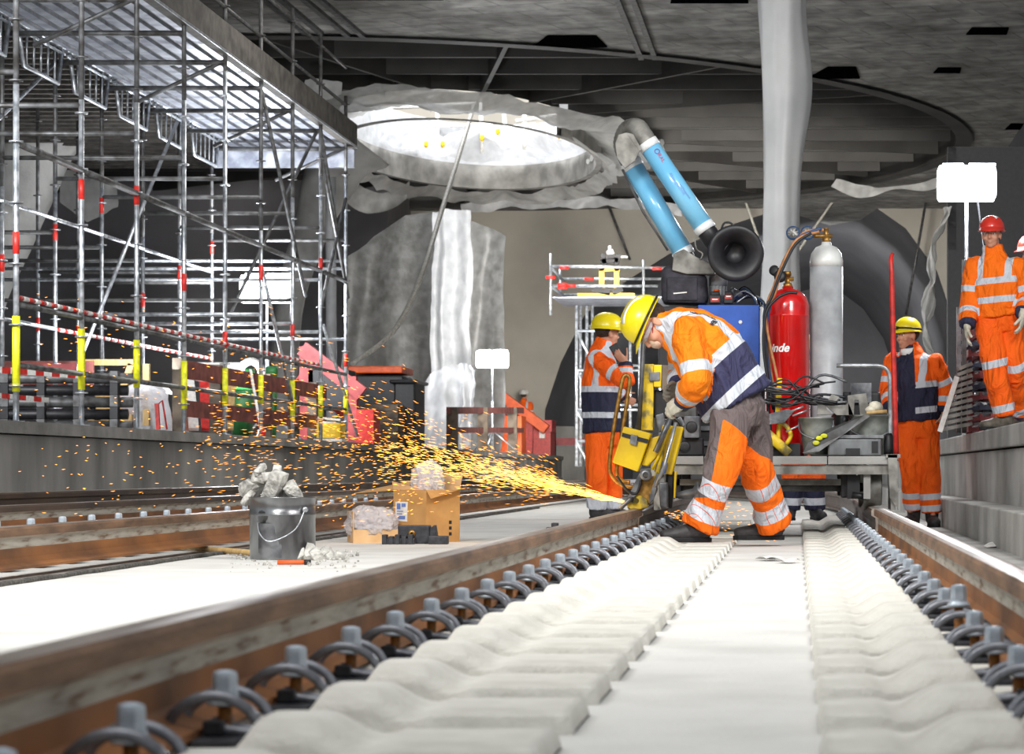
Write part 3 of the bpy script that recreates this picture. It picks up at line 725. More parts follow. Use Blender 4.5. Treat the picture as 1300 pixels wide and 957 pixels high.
# struts, ropes
def strand(pts, r, m_, label, cat='rope', sub=6, name='rope'):
    m = MB(); m.tube(pts, r, 6, sub=sub); return m.one(name, m_, label, cat)
strand([W(602, 132, 52), W(585, 190, 50), W(560, 270, 48), W(535, 350, 46), (W(500, 420, 45)), W(447, 462, 44)], .045, 'cable_white', 'thick pale cable hanging from the skylight down to the left', 'cable', name='cable')
for i, (a, b, lb) in enumerate([((1060, 255), (1005, 330), 'right of the wrapped column'), ((945, 255), (962, 300), 'left of the wrapped column'), ((772, 262), (800, 330), 'left of the blue arm'), ((1178, 245), (1150, 400), 'before the tunnel mouth')]):
    strand([W(a[0], a[1]-3, 68.5), W(b[0], b[1], 68.5)], .035, 'galv_dark' if i > 1 else 'cable_white', 'thin straight wire %s' % lb, 'wire', 1, 'wire')
# railing on top of the skylight rim
rl = thing('guard_railing', 'pale tube railing around the skylight opening', 'railing', (ex, ey+eb, 8.2))
pr = [W(490, 140, 58), W(540, 136, 60), W(590, 133, 61), W(655, 150, 60), W(710, 147, 58), W(722, 200, 56)]
def seg(a, b, Y, r=.045): m = MB(); m.tube([W(*a, Y), W(*b, Y)], r); m.build('rail_tube', 'white_band', rl)
for q in [((475, 138), (605, 131), 60), ((545, 140), (560, 133), 60), ((455, 163), (625, 158), 60), ((610, 165), (680, 158), 60), ((655, 154), (722, 144), 58), ((610, 130), (612, 195), 60), ((640, 145), (642, 180), 60), ((666, 145), (666, 190), 59), ((710, 140), (711, 178), 58), ((555, 140), (556, 175), 60)]: seg(*q)
for x, y in ((612, 175), (541, 183), (562, 183), (632, 167), (710, 172), (730, 150)): m = MB(); m.ell(W(x, y, 57.5), (.05, .05, .08)); m.build('clamp', 'yellow', rl)

# ================================================================ ACCESS TOWER behind the trolley
tw = thing('scaffold_tower', 'scaffold tower with guard rails carrying yellow lifting gear behind the workers', 'scaffold', W(770, 600, 55)*1)
ORI[tw.name] = V(W(770, 600, 55).x, 55, 0); tw.location = ORI[tw.name]
def tseg(a, b, Y=55, r=.03, nm='rail', m_='galv', Y2=None):
    m = MB(); m.tube([W(*a, Y), W(*b, Y2 or Y)], r, 8); m.build(nm, m_, tw)
for a, b, Y in [((699, 338), (850, 340), 55), ((699, 363), (835, 363), 55), ((714, 354), (840, 354), 57), ((716, 374), (840, 376), 57)]: tseg(a, b, Y)
for a, b, Y in [((699, 322), (699, 400), 55), ((711, 338), (711, 375), 57), ((817, 330), (817, 385), 55)]: tseg(a, b, Y, nm='post')
tseg((700, 340), (715, 356), 55, Y2=57); tseg((700, 364), (716, 376), 55, Y2=57)
for x in (732, 737, 745, 752, 800, 812, 838): tseg((x, 388), (x, 592), 55+(x % 3), .035, 'post')
for k, y in enumerate((420, 470, 520, 560)):
    tseg((732, y), (838, y), 55); tseg((745, y-6), (812, y-6), 57); tseg((732, y), (752, y+40), 55, nm='brace')
m = MB(); a = W(701, 378, 54.6); b = W(850, 388, 57.5); m.b2((a.x, 54.6, b.z), (b.x, 57.5, a.z)); m.build('deck', 'alu_deck', tw)
m = MB()
for x, y in ((699, 352), (714, 361), (716, 340), (714, 365), (725, 363), (834, 341), (748, 354)): m.lathe([(.036, -.1), (.036, .1)], W(x, y, 54.98), (1, 0, 0), n=8)
m.build('tape', 'red_band', tw)
lg = thing('lifting_gear', 'yellow lifting frame standing on the deck of the scaffold tower', 'lifting gear', W(778, 378, 56))
m = MB()
for p, q, w in [((764, 341), (764, 370), .11), ((783, 341), (783, 370), .11), ((761, 341), (787, 341), .11), ((733, 376), (806, 376), .13)]: m.bar(W(*p, 56), W(*q, 56), w, w, up=(0, 1, 0))
m.tube([W(784, 370, 56), W(789, 374, 56)], .04)
m.build('beam', 'yellow', lg)
m = MB()
for p, q in [((752, 366), (775, 372)), ((778, 372), (790, 366))]: m = MB(); m.bar(W(*p, 56), W(*q, 56), .13, .13); m.build('clamp_jaw', 'black', lg)
m = MB()
for p, q in [ ((762, 332), (785, 330)), ((768, 336), (765, 322)), ((782, 336), (786, 323)), ((770, 326), (782, 326))]: m.bar(W(*p, 56), W(*q, 56), .1, .1)
m.build('clamp', 'black', lg)
m = MB(); m.bar(W(774, 322, 56), W(774, 312, 56), .06, .06); m.bar(W(785, 326, 56), W(797, 326, 56), .04, .04); m.tube([W(771, 322, 56), W(779, 319, 56)], .06); m.build('hook', 'white_band', lg)

# ================================================================ THINGS ON THE LEFT PLATFORM
def crate_fence(name, boards, posts, Y, label, m_='timber_red', cat='barrier', th=.03):
    t = thing(name, label, cat, (W(boards[0][0], 0, Y).x, Y, ZL))
    for x0, y0, x1, y1, h in boards:
        m = MB(); m.bar(W(x0, y0, Y-.03), W(x1, y1, Y-.03), th, h*Y/F, up=(0, 0, 1)); m.build('board', m_, t)
    for x, ya, yb, w in posts:
        m = MB(); a = W(x, ya, Y); m.b2((a.x-w*Y/F/2, Y, W(x, yb, Y).z), (a.x+w*Y/F/2, Y+.07, a.z)); m.build('post', 'timber_grey', t)
    return t
# barrier along the track with posts, closest to the scaffold
bt = thing('timber_barrier', 'reddish plank barrier on timber posts beside the scaffold base', 'barrier', (-6.7, 32, ZL))
for (xa, ya_, xb, yb_) in [((222), 30, 386, 36.5)]: pass
for z, h in ((1.55, .2), (1.12, .18)):
    m = MB(); m.bar(V(-6.75, 28.6, z), V(-6.75, 37.2, z), .035, h); m.build('plank', 'timber_red', bt)
for y in (28.7, 30.5, 33.4, 35.2, 36.6):
    m = MB(); m.b2((-6.9, y, ZL), (-6.77, y+.13, 1.68)); m.build('post', 'timber_grey', bt)
b2_ = thing('timber_barrier', 'brown timber barrier in front of the white sheet, left of the orange chute', 'barrier', (-6.4, 53, ZL))
for y0, hh in ((521, 8), (546, 7)):
    m = MB(); m.bar(W(568, y0, 47), W(664, y0, 59.5), .04, hh*53/F); m.build('board', 'timber_red', b2_)
for x, Y_ in ((573, 47.4), (612, 52), (650, 57.4)):
    m = MB(); a = W(x, 517, Y_); m.b2((a.x-.1, Y_+.06, ZL), (a.x+.1, Y_+.2, a.z)); m.build('post', 'timber_grey', b2_)
m = MB(); m.b2((W(0, 0, 30).x-.5, 29.6, W(0, 492, 30).z), (W(130, 0, 30).x, 29.65, W(0, 460, 30).z)); m.one('red_hoarding', 'timber_red', 'wide dark red panel behind the scaffold at far left', 'panel')
ds = thing('dark_stack', 'stack of dark steel sections under the red panel at far left', 'stack', W(50, 535, 27)); ORI[ds.name] = ds.location.copy()
for i in range(5):
    m = MB(); z = ZL+.02+i*.125
    m.tube([V(-9.2, 27, z+.05), V(-6.95-.05*(i % 2), 27.2, z+.05)], .055, 8)
    for q in range(6): m.box((-9+q*.38, 27.05, z+.06), (.08, .1, .12))
    m.build('section', 'black' if i % 2 else 'galv_dark', ds)
m = MB(); m.bar(W(0, 465, 24), W(104, 478, 26), .012, .08, up=(0, 0, 1)); 
tp = MB(); a, b = W(-20, 468, 24), W(105, 477, 26)
for i in range(12): tp.bar(a+(b-a)*(i/12), a+(b-a)*((i+1)/12), .006, .06, mi=i % 2)
tp.one('barrier_tape', ['red_band', 'white_band'], 'red and white barrier tape across the far left of the scaffold', 'tape')
tp = MB(); a, b = W(-20, 500, 25), W(62, 508, 27)
for i in range(8): tp.bar(a+(b-a)*(i/8), a+(b-a)*((i+1)/8), .006, .05, mi=i % 2)
tp.one('barrier_tape', ['red_band', 'white_band'], 'lower red and white barrier tape above the dark stack', 'tape')
m = MB(); m.b2((W(55, 0, 28).x, 28, W(0, 478, 28).z), (W(97, 0, 28).x, 28.02, W(0, 462, 28).z)); m.one('pink_board', 'pink_steel', 'small pink board fixed above the dark stack', 'board')
# timber trestle
tr = thing('timber_trestle', 'pale raw timber trestle frame standing behind the scaffold', 'trestle', (W(140, 0, 30).x, 30, ZL))
for p, q in [((105, 460), (170, 460)), ((167, 462), (140, 542)), ((115, 510), (128, 540)), ((112, 518), (165, 518)), ((112, 530), (168, 530)), ((122, 502), (150, 502)), ((186, 462), (186, 540)), ((100, 460), (102, 540))]:
    m = MB(); m.bar(W(*p, 30), W(*q, 30), .07, .07); m.build('batten', 'timber', tr)
for i, x in enumerate((135, 147, 211, 219)):
    c = W(x, 495 if i < 2 else 485, 31); m = MB(); m.lathe([(.16, 0), (.16, .02), (.07, .03), (.035, .5), (.03, .51)], V(c.x, 31.5, ZL), n=16); m.lathe([(.062, .12), (.045, .22)], V(c.x, 31.5, ZL), n=16, mi=1)
    m.one('traffic_cone', ['orange_paint', 'white_band'], ['orange traffic cone behind the left of the timber trestle', 'orange traffic cone just right of the leftmost cone', 'orange traffic cone beside the clear wrapped bundle', 'orange traffic cone right of the wrapped bundle'][i], 'cone')
# wrapped bundles
drape('wrapped_bundle', lambda u, v: W(155+60*u, 0, 30)*1+V(0, -.5*math.sin(v*PI)+.35, ZL-W(0, 0, 30).z+.02+(.62*math.sin(min(1, v*1.3)*PI*.5))*(.75+.25*math.sin(u*PI))), 30, 20, 'bag_clear', 'bundle of boards wrapped in clear film on the left platform', 'bundle', amp=.06, fr=3)
m = MB(); 
for q in range(7): m.bar(W(150+9*q, 540, 30.4), W(153+9*q, 495, 30.4), .06, .03)
m.one('board_bundle', 'white_band', 'pale boards standing inside the clear film', 'boards')
m = MB(); c = W(262, 0, 33); m.b2((W(238, 0, 33).x, 33, W(0, 478, 33).z), (W(306, 0, 33).x, 33.03, W(0, 460, 33).z)); o = m.one('notice_board', 'label_white', 'long white notice board behind the plank barrier', 'sign')
m = MB()
for r_ in range(3): m.b2((W(243+12*r_, 0, 33).x, 32.985, W(0, 472-3*r_, 33).z), (W(262+13*r_, 0, 33).x, 32.992, W(0, 470.6-3*r_, 33).z))
m.build('print', 'ink', o)
ORI_ = None
for i, x in enumerate((246, 262, 276, 290)):
    m = MB(); m.bar(W(x, 545, 31.5+i*.1), W(x-6+3*i, 482, 32.3), .12, .04); m.one('leaning_board', ['white_band', 'red_band', 'timber', 'timber'][i], ['white board leaning under the notice board', 'red striped board leaning under the notice board', 'short raw board leaning beside the red one', 'rightmost raw board leaning beside the green bins'][i], 'board')
def bin_(x0, x1, y0, Y, label, m_='green'):
    t = thing('waste_bin', label, 'bin', (W((x0+x1)/2, 0, Y).x, Y, ZL)); c = ORI[t.name]; w = (x1-x0)/F*Y/2; h = W(0, y0, Y).z-ZL
    m = MB(); m.loft([c+V(0, 0, .03), c+V(0, 0, h*.9)], [(w*.85, w*.8), (w, w)], (1, 0, 0), 16, power=.6); m.build('body', m_, t)
    m = MB(); m.loft([c+V(0, 0, h*.9), c+V(0, 0, h)], [(w*1.08, w*1.08), (w*1.0, w*1.0)], (1, 0, 0), 16, power=.6); m.build('lid', m_, t); return t
bin_(293, 322, 468, 34, 'green waste bin behind the plank barrier, left one')
bin_(338, 352, 465, 35, 'slim green waste bin right of the wider green bin')
m = MB(); c = W(318, 472, 33.4); m.loft([c+V(-.14, 0, -.12), c+V(-.12, 0, .06), c+V(0, 0, .14), c+V(.12, 0, .07), c+V(.15, 0, -.1)], [.05]*5, (0, 1, 0), 10, sub=3); m.one('hose_coil', 'white_band', 'white arched hose hung over the green bin', 'hose')
m = MB(); m.bar(W(331, 545, 31), W(318, 470, 32), .03, .03, mi=0); m.bar(W(334, 551, 31), W(328, 532, 31.2), .05, .05, mi=1); m.one('warning_pole', ['white_band', 'red_band'], 'red and white pole leaning at the platform edge', 'pole')
m = MB(); m.bar(W(201, 545, 28), W(199, 512, 28), .04, .04); m.tube([W(199, 515, 28), W(206, 508, 28), W(212, 545, 28)], .01); m.one('red_prop', 'red_paint', 'small red prop stand at the platform edge by the bundle', 'prop')
# red/pink machine frames
def machine(Y, lab, off, m_a='pink_steel', m_b='red_paint'):
    t = thing('lifting_machine', lab, 'machine', (W(400+off, 0, Y).x, Y, ZL)); P = lambda x, y, d=0: W(x+off, y, Y+d)
    m = MB(); m.bar(P(391, 560), P(390, 440), .2, .2, up=(0, 1, 0)); m.build('post', m_a, t)
    m = MB(); m.bar(P(448, 575), P(446, 478), .17, .2, up=(0, 1, 0)); m.build('post', m_a, t)
    m = MB(); m.bar(P(384, 442, -.05), P(460, 500, -.05), .16, .22); m.build('boom', m_a, t)
    m = MB(); m.bar(P(380, 478, .2), P(470, 545, .2), .22, .2); m.build('lower_boom', m_b, t)
    m = MB(); m.b2((P(393, 0).x, Y-.1, P(0, 520).z), (P(444, 0).x, Y+.5, P(0, 470).z)); m.build('body', 'black', t)
    m = MB(); m.b2((P(455, 0).x, Y-.2, ZL), (P(477, 0).x, Y+.4, P(0, 520).z)); m.build('counterweight', m_b, t)
machine(38.5, 'pink and red steel lifting machine beside the end of the scaffold', 0)
m = MB(); m.b2((W(402, 0, 36).x, 36, W(0, 556, 36).z), (W(432, 0, 36).x, 36.4, W(0, 537, 36).z)); m.b2((W(398, 0, 36).x, 36, ZL), (W(434, 0, 36).x, 36.4, W(0, 557, 36).z), 1); m.one('yellow_case', ['yellow', 'white_band'], 'yellow and white case at the platform edge', 'case')
for i in range(3):
    m = MB(); m.bar(W(370+2*i, 527+i*5, 36.5), W(432-2*i, 533+i*5, 36.5), .05, .03); m.one('white_bar', 'white_band', ['upper', 'middle', 'lower'][i]+' of the white bars lying left of the red machine post', 'bar')
ct = thing('waste_container', 'black container with an orange lid next to the red machine', 'container', (W(485, 0, 42).x, 42, ZL))
m = MB(); m.b2((W(447, 0, 42).x, 42, ZL), (W(512, 0, 42).x, 43, W(0, 476, 42).z)); m.b2((W(500, 0, 41.8).x, 41.8, ZL), (W(527, 0, 41.8).x, 42.9, W(0, 484, 41.8).z)); m.b2((W(495, 0, 41.8).x, 41.7, W(0, 487, 41.8).z), (W(531, 0, 41.8).x, 43, W(0, 482, 41.8).z)); m.build('body', 'black', ct, bevel=.03)
m = MB(); m.b2((W(443, 0, 42).x, 41.9, W(0, 474, 42).z), (W(512, 0, 42).x, 43.1, W(0, 465, 42).z)); m.build('lid', 'orange_paint', ct, bevel=.02)
pl_ = MB()
for i in range(6): pl_.b2((W(462, 0, 41).x, 41, ZL+i*.11), (W(505, 0, 41).x, 41.7, ZL+.07+i*.11+.035))
pl_.one('board_stack', 'timber_grey', 'stack of worn boards in front of the black container', 'boards')
# orange chute machine by the far man
ch = thing('loading_machine', 'orange red chute machine in front of the man in the white helmet', 'machine', (W(680, 0, 66).x, 66, ZL))
m = MB(); m.bar(W(634, 500, 65.9), W(694, 545, 65.9), .42, .24); m.build('chute', 'orange_paint', ch)
m = MB(); m.bar(W(671, 577.5, 66), W(672, 530, 66), .2, .2, up=(0, 1, 0)); m.build('leg', 'red_paint', ch)
m = MB(); m.bar(W(640, 577.5, 66), W(640, 508, 66), .12, .12, up=(0, 1, 0)); m.build('leg', 'red_paint', ch)
m = MB(); m.b2((W(676, 0, 66).x, 66.2, ZL), (W(698, 0, 66).x, 67.4, W(0, 540, 66).z)); m.b2((W(690, 0, 66).x, 66.1, W(0, 548, 66).z), (W(700, 0, 66).x, 67.3, W(0, 533, 66).z)); m.build('body', 'red_paint', ch)
m = MB(); m.b2((W(684, 0, 66).x, 66.12, W(0, 556, 66).z), (W(691, 0, 66).x, 66.19, W(0, 546, 66).z)); m.build('panel', 'label_white', ch)
m = MB(); m.b2((W(618, 0, 60).x, 60, ZL), (W(662, 0, 60).x, 61, W(0, 528, 60).z)); m.one('ochre_box', 'orange_paint', 'ochre orange box behind the brown timber barrier', 'box')
m = MB(); m.b2((W(706, 0, 69).x, 69, -.0), (W(742, 0, 69).x, 69.3, W(0, 541, 69).z)); m.b2((W(706, 0, 69).x, 68.96, W(0, 565, 69).z), (W(742, 0, 69).x, 69, W(0, 556, 69).z), 1); m.one('barrier_board', ['concrete_wall', 'pink_steel'], 'white and pink board behind the back worker', 'board')
# ================================================================ PEOPLE
def skinmesh(mb, voxel, smooth, name, o, amp=0., freq=6., seed=0., zs=.55):
    """all pieces merged into one continuous surface"""
    me = mb.mesh(name); tmp = bpy.data.objects.new('tmp', me); COL.objects.link(tmp)
    r = tmp.modifiers.new('r', 'REMESH'); r.mode = 'VOXEL'; r.voxel_size = voxel
    if smooth: q = tmp.modifiers.new('s', 'SMOOTH'); q.factor = .5; q.iterations = smooth
    bpy.context.view_layer.update()
    out = bpy.data.meshes.new_from_object(tmp.evaluated_get(bpy.context.evaluated_depsgraph_get()))
    bpy.data.objects.remove(tmp)
    n = len(out.vertices); co = np.empty(n*3); out.vertices.foreach_get('co', co); co = co.reshape(-1, 3)
    if amp:
        nr = np.empty(n*3); out.vertices.foreach_get('normal', nr); nr = nr.reshape(-1, 3); d = np.empty(n)
        for i in range(n):
            p = Vector(co[i]); q = V(p.x*freq+seed, p.y*freq, p.z*freq*zs)
            w = noise.noise(q*.6)*1.5
            a = noise.noise(q+V(w, w, w)); d[i] = (1-abs(a)*2.6)*.6+noise.noise(q*2.3)*.35
        co = co+nr*(d*amp)[:, None]
    wco = co.copy()
    co = co-np.array(o); out.vertices.foreach_set('co', co.ravel())
    out.polygons.foreach_set('use_smooth', [True]*len(out.polygons)); out.update(); out.name = name
    return out, wco
def attach(me, name, m, parent):
    me.materials.clear()
    for q in (m if isinstance(m, list) else [m]): me.materials.append(MATS[q])
    ob = bpy.data.objects.new(name, me); COL.objects.link(ob); ob.parent = parent; ORI[ob.name] = ORI[parent.name].copy(); return ob
def setattr_(me, name, vals):
    a = me.attributes.new(name, 'FLOAT', 'POINT'); a.data.foreach_set('value', np.ascontiguousarray(vals, dtype=np.float32))
def segd(P, a, b):
    a, b = np.array(a), np.array(b); d = b-a; L = np.linalg.norm(d); d = d/L; s = (P-a)@d; c = np.clip(s, 0, L)
    return s, np.linalg.norm(P-a-c[:, None]*d, axis=1), L

def hand(mb, wrist, d, pn, th, curl=.5, s=1., fat=1., spread=.16):
    """palm with four unequal fingers and a thumb; d = direction of the hand, pn = palm normal, th = side of the thumb"""
    d = Vector(d).normalized(); th = Vector(th); th = (th-d*th.dot(d)).normalized(); pn = Vector(pn); n = d.cross(th).normalized()
    if n.dot(pn) < 0: n = -n
    w = Vector(wrist)
    mb.loft([w-d*.02*s, w+d*.02*s, w+d*.06*s, w+d*.092*s], [(.026*s*fat, .019*s*fat), (.036*s*fat, .018*s*fat), (.042*s*fat, .016*s*fat), (.040*s*fat, .012*s*fat)], th, 14, sub=3)
    for i, (off, L) in enumerate(((.030, .070), (.0105, .079), (-.0095, .074), (-.029, .058))):
        p = w+d*(.088-.004*abs(i-1.3))*s+th*off*s; a = curl*.7; dd = d+th*(spread*(1.5-i)/1.5*.5)
        dd.normalize(); r = .0088*s*fat
        for q, fr in enumerate((.45, .32, .23)):
            v = dd*math.cos(a)+n*math.sin(a); e = p+v*L*fr*s; mb.cap(p, e, r, r*.92, 8); p = e; a += curl; r *= .92
    p = w+d*.022*s+th*.030*s; v = (d*.62+th*.7+n*.25).normalized(); r = .0108*s*fat
    for fr in (.045, .034, .026):
        e = p+v*fr*s; mb.cap(p, e, r, r*.93, 8); p = e; v = (v+d*.35*curl+n*.45*curl-th*.25*curl).normalized(); r *= .92

def head_frame(u, f):
    u = Vector(u).normalized(); f = Vector(f); f = (f-u*f.dot(u)).normalized(); return frame(f.cross(u), f, u)   # x = right, y = forward, z = up
def head(mb, c, R, s=1.):
    P = lambda x, y, z: c+R @ (V(x, y, z)*s)
    E = lambda p, r: mb.ell(P(*p), [q*s for q in r], R, 18, 12)
    E((0, -.012, .04), (.077, .097, .085)); E((0, .03, -.02), (.064, .066, .088)); E((0, .012, -.05), (.058, .06, .055))
    E((0, .058, -.095), (.030, .026, .022)); E((0, .04, -.075), (.05, .045, .035))
    E((0, .078, .030), (.052, .018, .012))
    mb.cap(P(0, .088, .018), P(0, .110, -.022), .008*s, .0125*s); E((0, .098, -.030), (.019, .014, .010))
    E((0, .088, -.055), (.025, .012, .007)); E((0, .086, -.067), (.022, .012, .008))
    for q in (-1, 1):
        E((q*.040, .062, -.028), (.024, .026, .024)); E((q*.079, -.004, -.008), (.009, .019, .031)); E((q*.083, -.010, .006), (.008, .014, .014))
        E((q*.031, .074, .006), (.016, .014, .011))
def helmet(parent, c, R, m_, s=1., lamp=True, reflect=True, band='black'):
    P = lambda x, y, z: c+R @ (V(x, y, z)*s)
    mb = MB(); nu, nv = 48, 14; vs = []; fs = []
    def dome(a, e, k=1.):
        x = .124*math.cos(e)**.82*math.cos(a); y = .150*math.cos(e)**.82*math.sin(a); z = .128*math.sin(e)**.95 if e > 0 else 0
        r = .006*math.exp(-(x/.012)**2)*math.sin(e)+.0035*math.exp(-((abs(x)-.038)/.008)**2)*math.sin(e)
        return P(x*k, y*k-.004, .03+(z+r)*k)
    for i in range(nv+1):
        e = (PI/2)*i/nv*.995
        for j in range(nu): vs.append(dome(2*PI*j/nu, e))
    for i in range(nv):
        for j in range(nu): fs.append((i*nu+j, i*nu+(j+1) % nu, (i+1)*nu+(j+1) % nu, (i+1)*nu+j))
    fs.append(tuple(nv*nu+j for j in range(nu)))
    o = len(vs)
    for k, (ex_, dz) in enumerate(((1, 0), (1.0, -.016))):                # skirt
        for j in range(nu): a = 2*PI*j/nu; vs.append(P(.126*math.cos(a), .152*math.sin(a)-.004, .03+dz-.000))
    for j in range(nu): fs.append((o+j, o+nu+j, o+nu+(j+1) % nu, o+(j+1) % nu)); fs.append((j, o+j, o+(j+1) % nu, (j+1) % nu))
    o2 = len(vs)
    for j in range(nu):
        a = 2*PI*j/nu; f = max(0, math.sin(a)); ext = .009+.040*f**1.6
        vs.append(P((.126+.010)*math.cos(a), .152*math.sin(a)-.004+ext*math.sin(a), .012-.020*f**2))
    for j in range(nu): fs.append((o+nu+j, o2+j, o2+(j+1) % nu, o+nu+(j+1) % nu))
    mb.add(vs, fs, 0, True)
    h = mb.build('helmet', m_, parent, solid=.004*s)
    if lamp:
        mb = MB(); k = 40; pts = [P(.1275*math.cos(2*PI*i/k), .1535*math.sin(2*PI*i/k)-.004, .042+.006*math.sin(2*PI*i/k)) for i in range(k+1)]
        mb.loft(pts, [(.010*s, .003*s)]*(k+1), R @ V(0, 0, 1), 8); mb.build('strap', band, h)
        mb = MB(); mb.box(P(0, .158, .048), (.05*s, .022*s, .03*s), R); mb.lathe([(.013*s, 0), (.013*s, .012*s)], P(0, .168, .048), R @ V(0, 1, 0), 12, mi=1); mb.build('headlamp', [band, 'galv'], h, bevel=.003)
    if reflect:
        for q in (-1, 1):
            mb = MB(); pa = [(q*(.05+.02*i/6), .085-.20*i/6) for i in range(7)]
            vs = []
            for x, y in pa:
                for w in (-.012, .012):
                    xx = x+w; rr = min(.999, (xx/.124)**2+(y/.150)**2); e = math.acos(min(1, rr**.5)**(1/.82)); a = math.atan2(y/.150, xx/.124); vs.append(dome(a, e, 1.022))
            mb.add(vs, [(2*i, 2*i+1, 2*i+3, 2*i+2) for i in range(6)], 0, True); mb.build('reflective_sticker', 'sticker', h, solid=.002)
    return h
def boot(mb, an, toe, zg, s=1., R=.055):
    toe = Vector(toe); toe.z = 0; toe.normalize(); a = Vector(an); sd = toe.cross(V(0, 0, 1)); h = V(a.x, a.y, zg)-toe*.055*s
    mb.loft([h+V(0, 0, .042), h+toe*.04*s+V(0, 0, .05), h+toe*.12*s+V(0, 0, .055), h+toe*.20*s+V(0, 0, .044), h+toe*.262*s+V(0, 0, .038), h+toe*.282*s+V(0, 0, .034)],
            [(.036*s, .036), (.042*s, .046), (.046*s, .05), (.052*s, .04), (.044*s, .034), (.018*s, .02)], sd, 16, sub=3)
    mb.loft([h+toe*.05*s+V(0, 0, .045), a+V(0, 0, 0), a+V(0, 0, .12)], [(.050*s, .064*s), (.060*s, .064*s), (R+.008, R+.008)], sd, 16, sub=2)
def sole(mb, an, toe, zg, s=1.):
    toe = Vector(toe); toe.z = 0; toe.normalize(); sd = toe.cross(V(0, 0, 1)); h = V(an[0], an[1], zg)-toe*.062*s; pl = []
    for t, w in ((0, .022), (.02, .036), (.10, .040), (.16, .044), (.22, .050), (.27, .042), (.295, .018)): pl.append((t, w))
    top = [h+toe*t*s+sd*w*s for t, w in pl]+[h+toe*t*s-sd*w*s for t, w in pl[::-1]]
    mb.prism(top, (0, 0, .026))

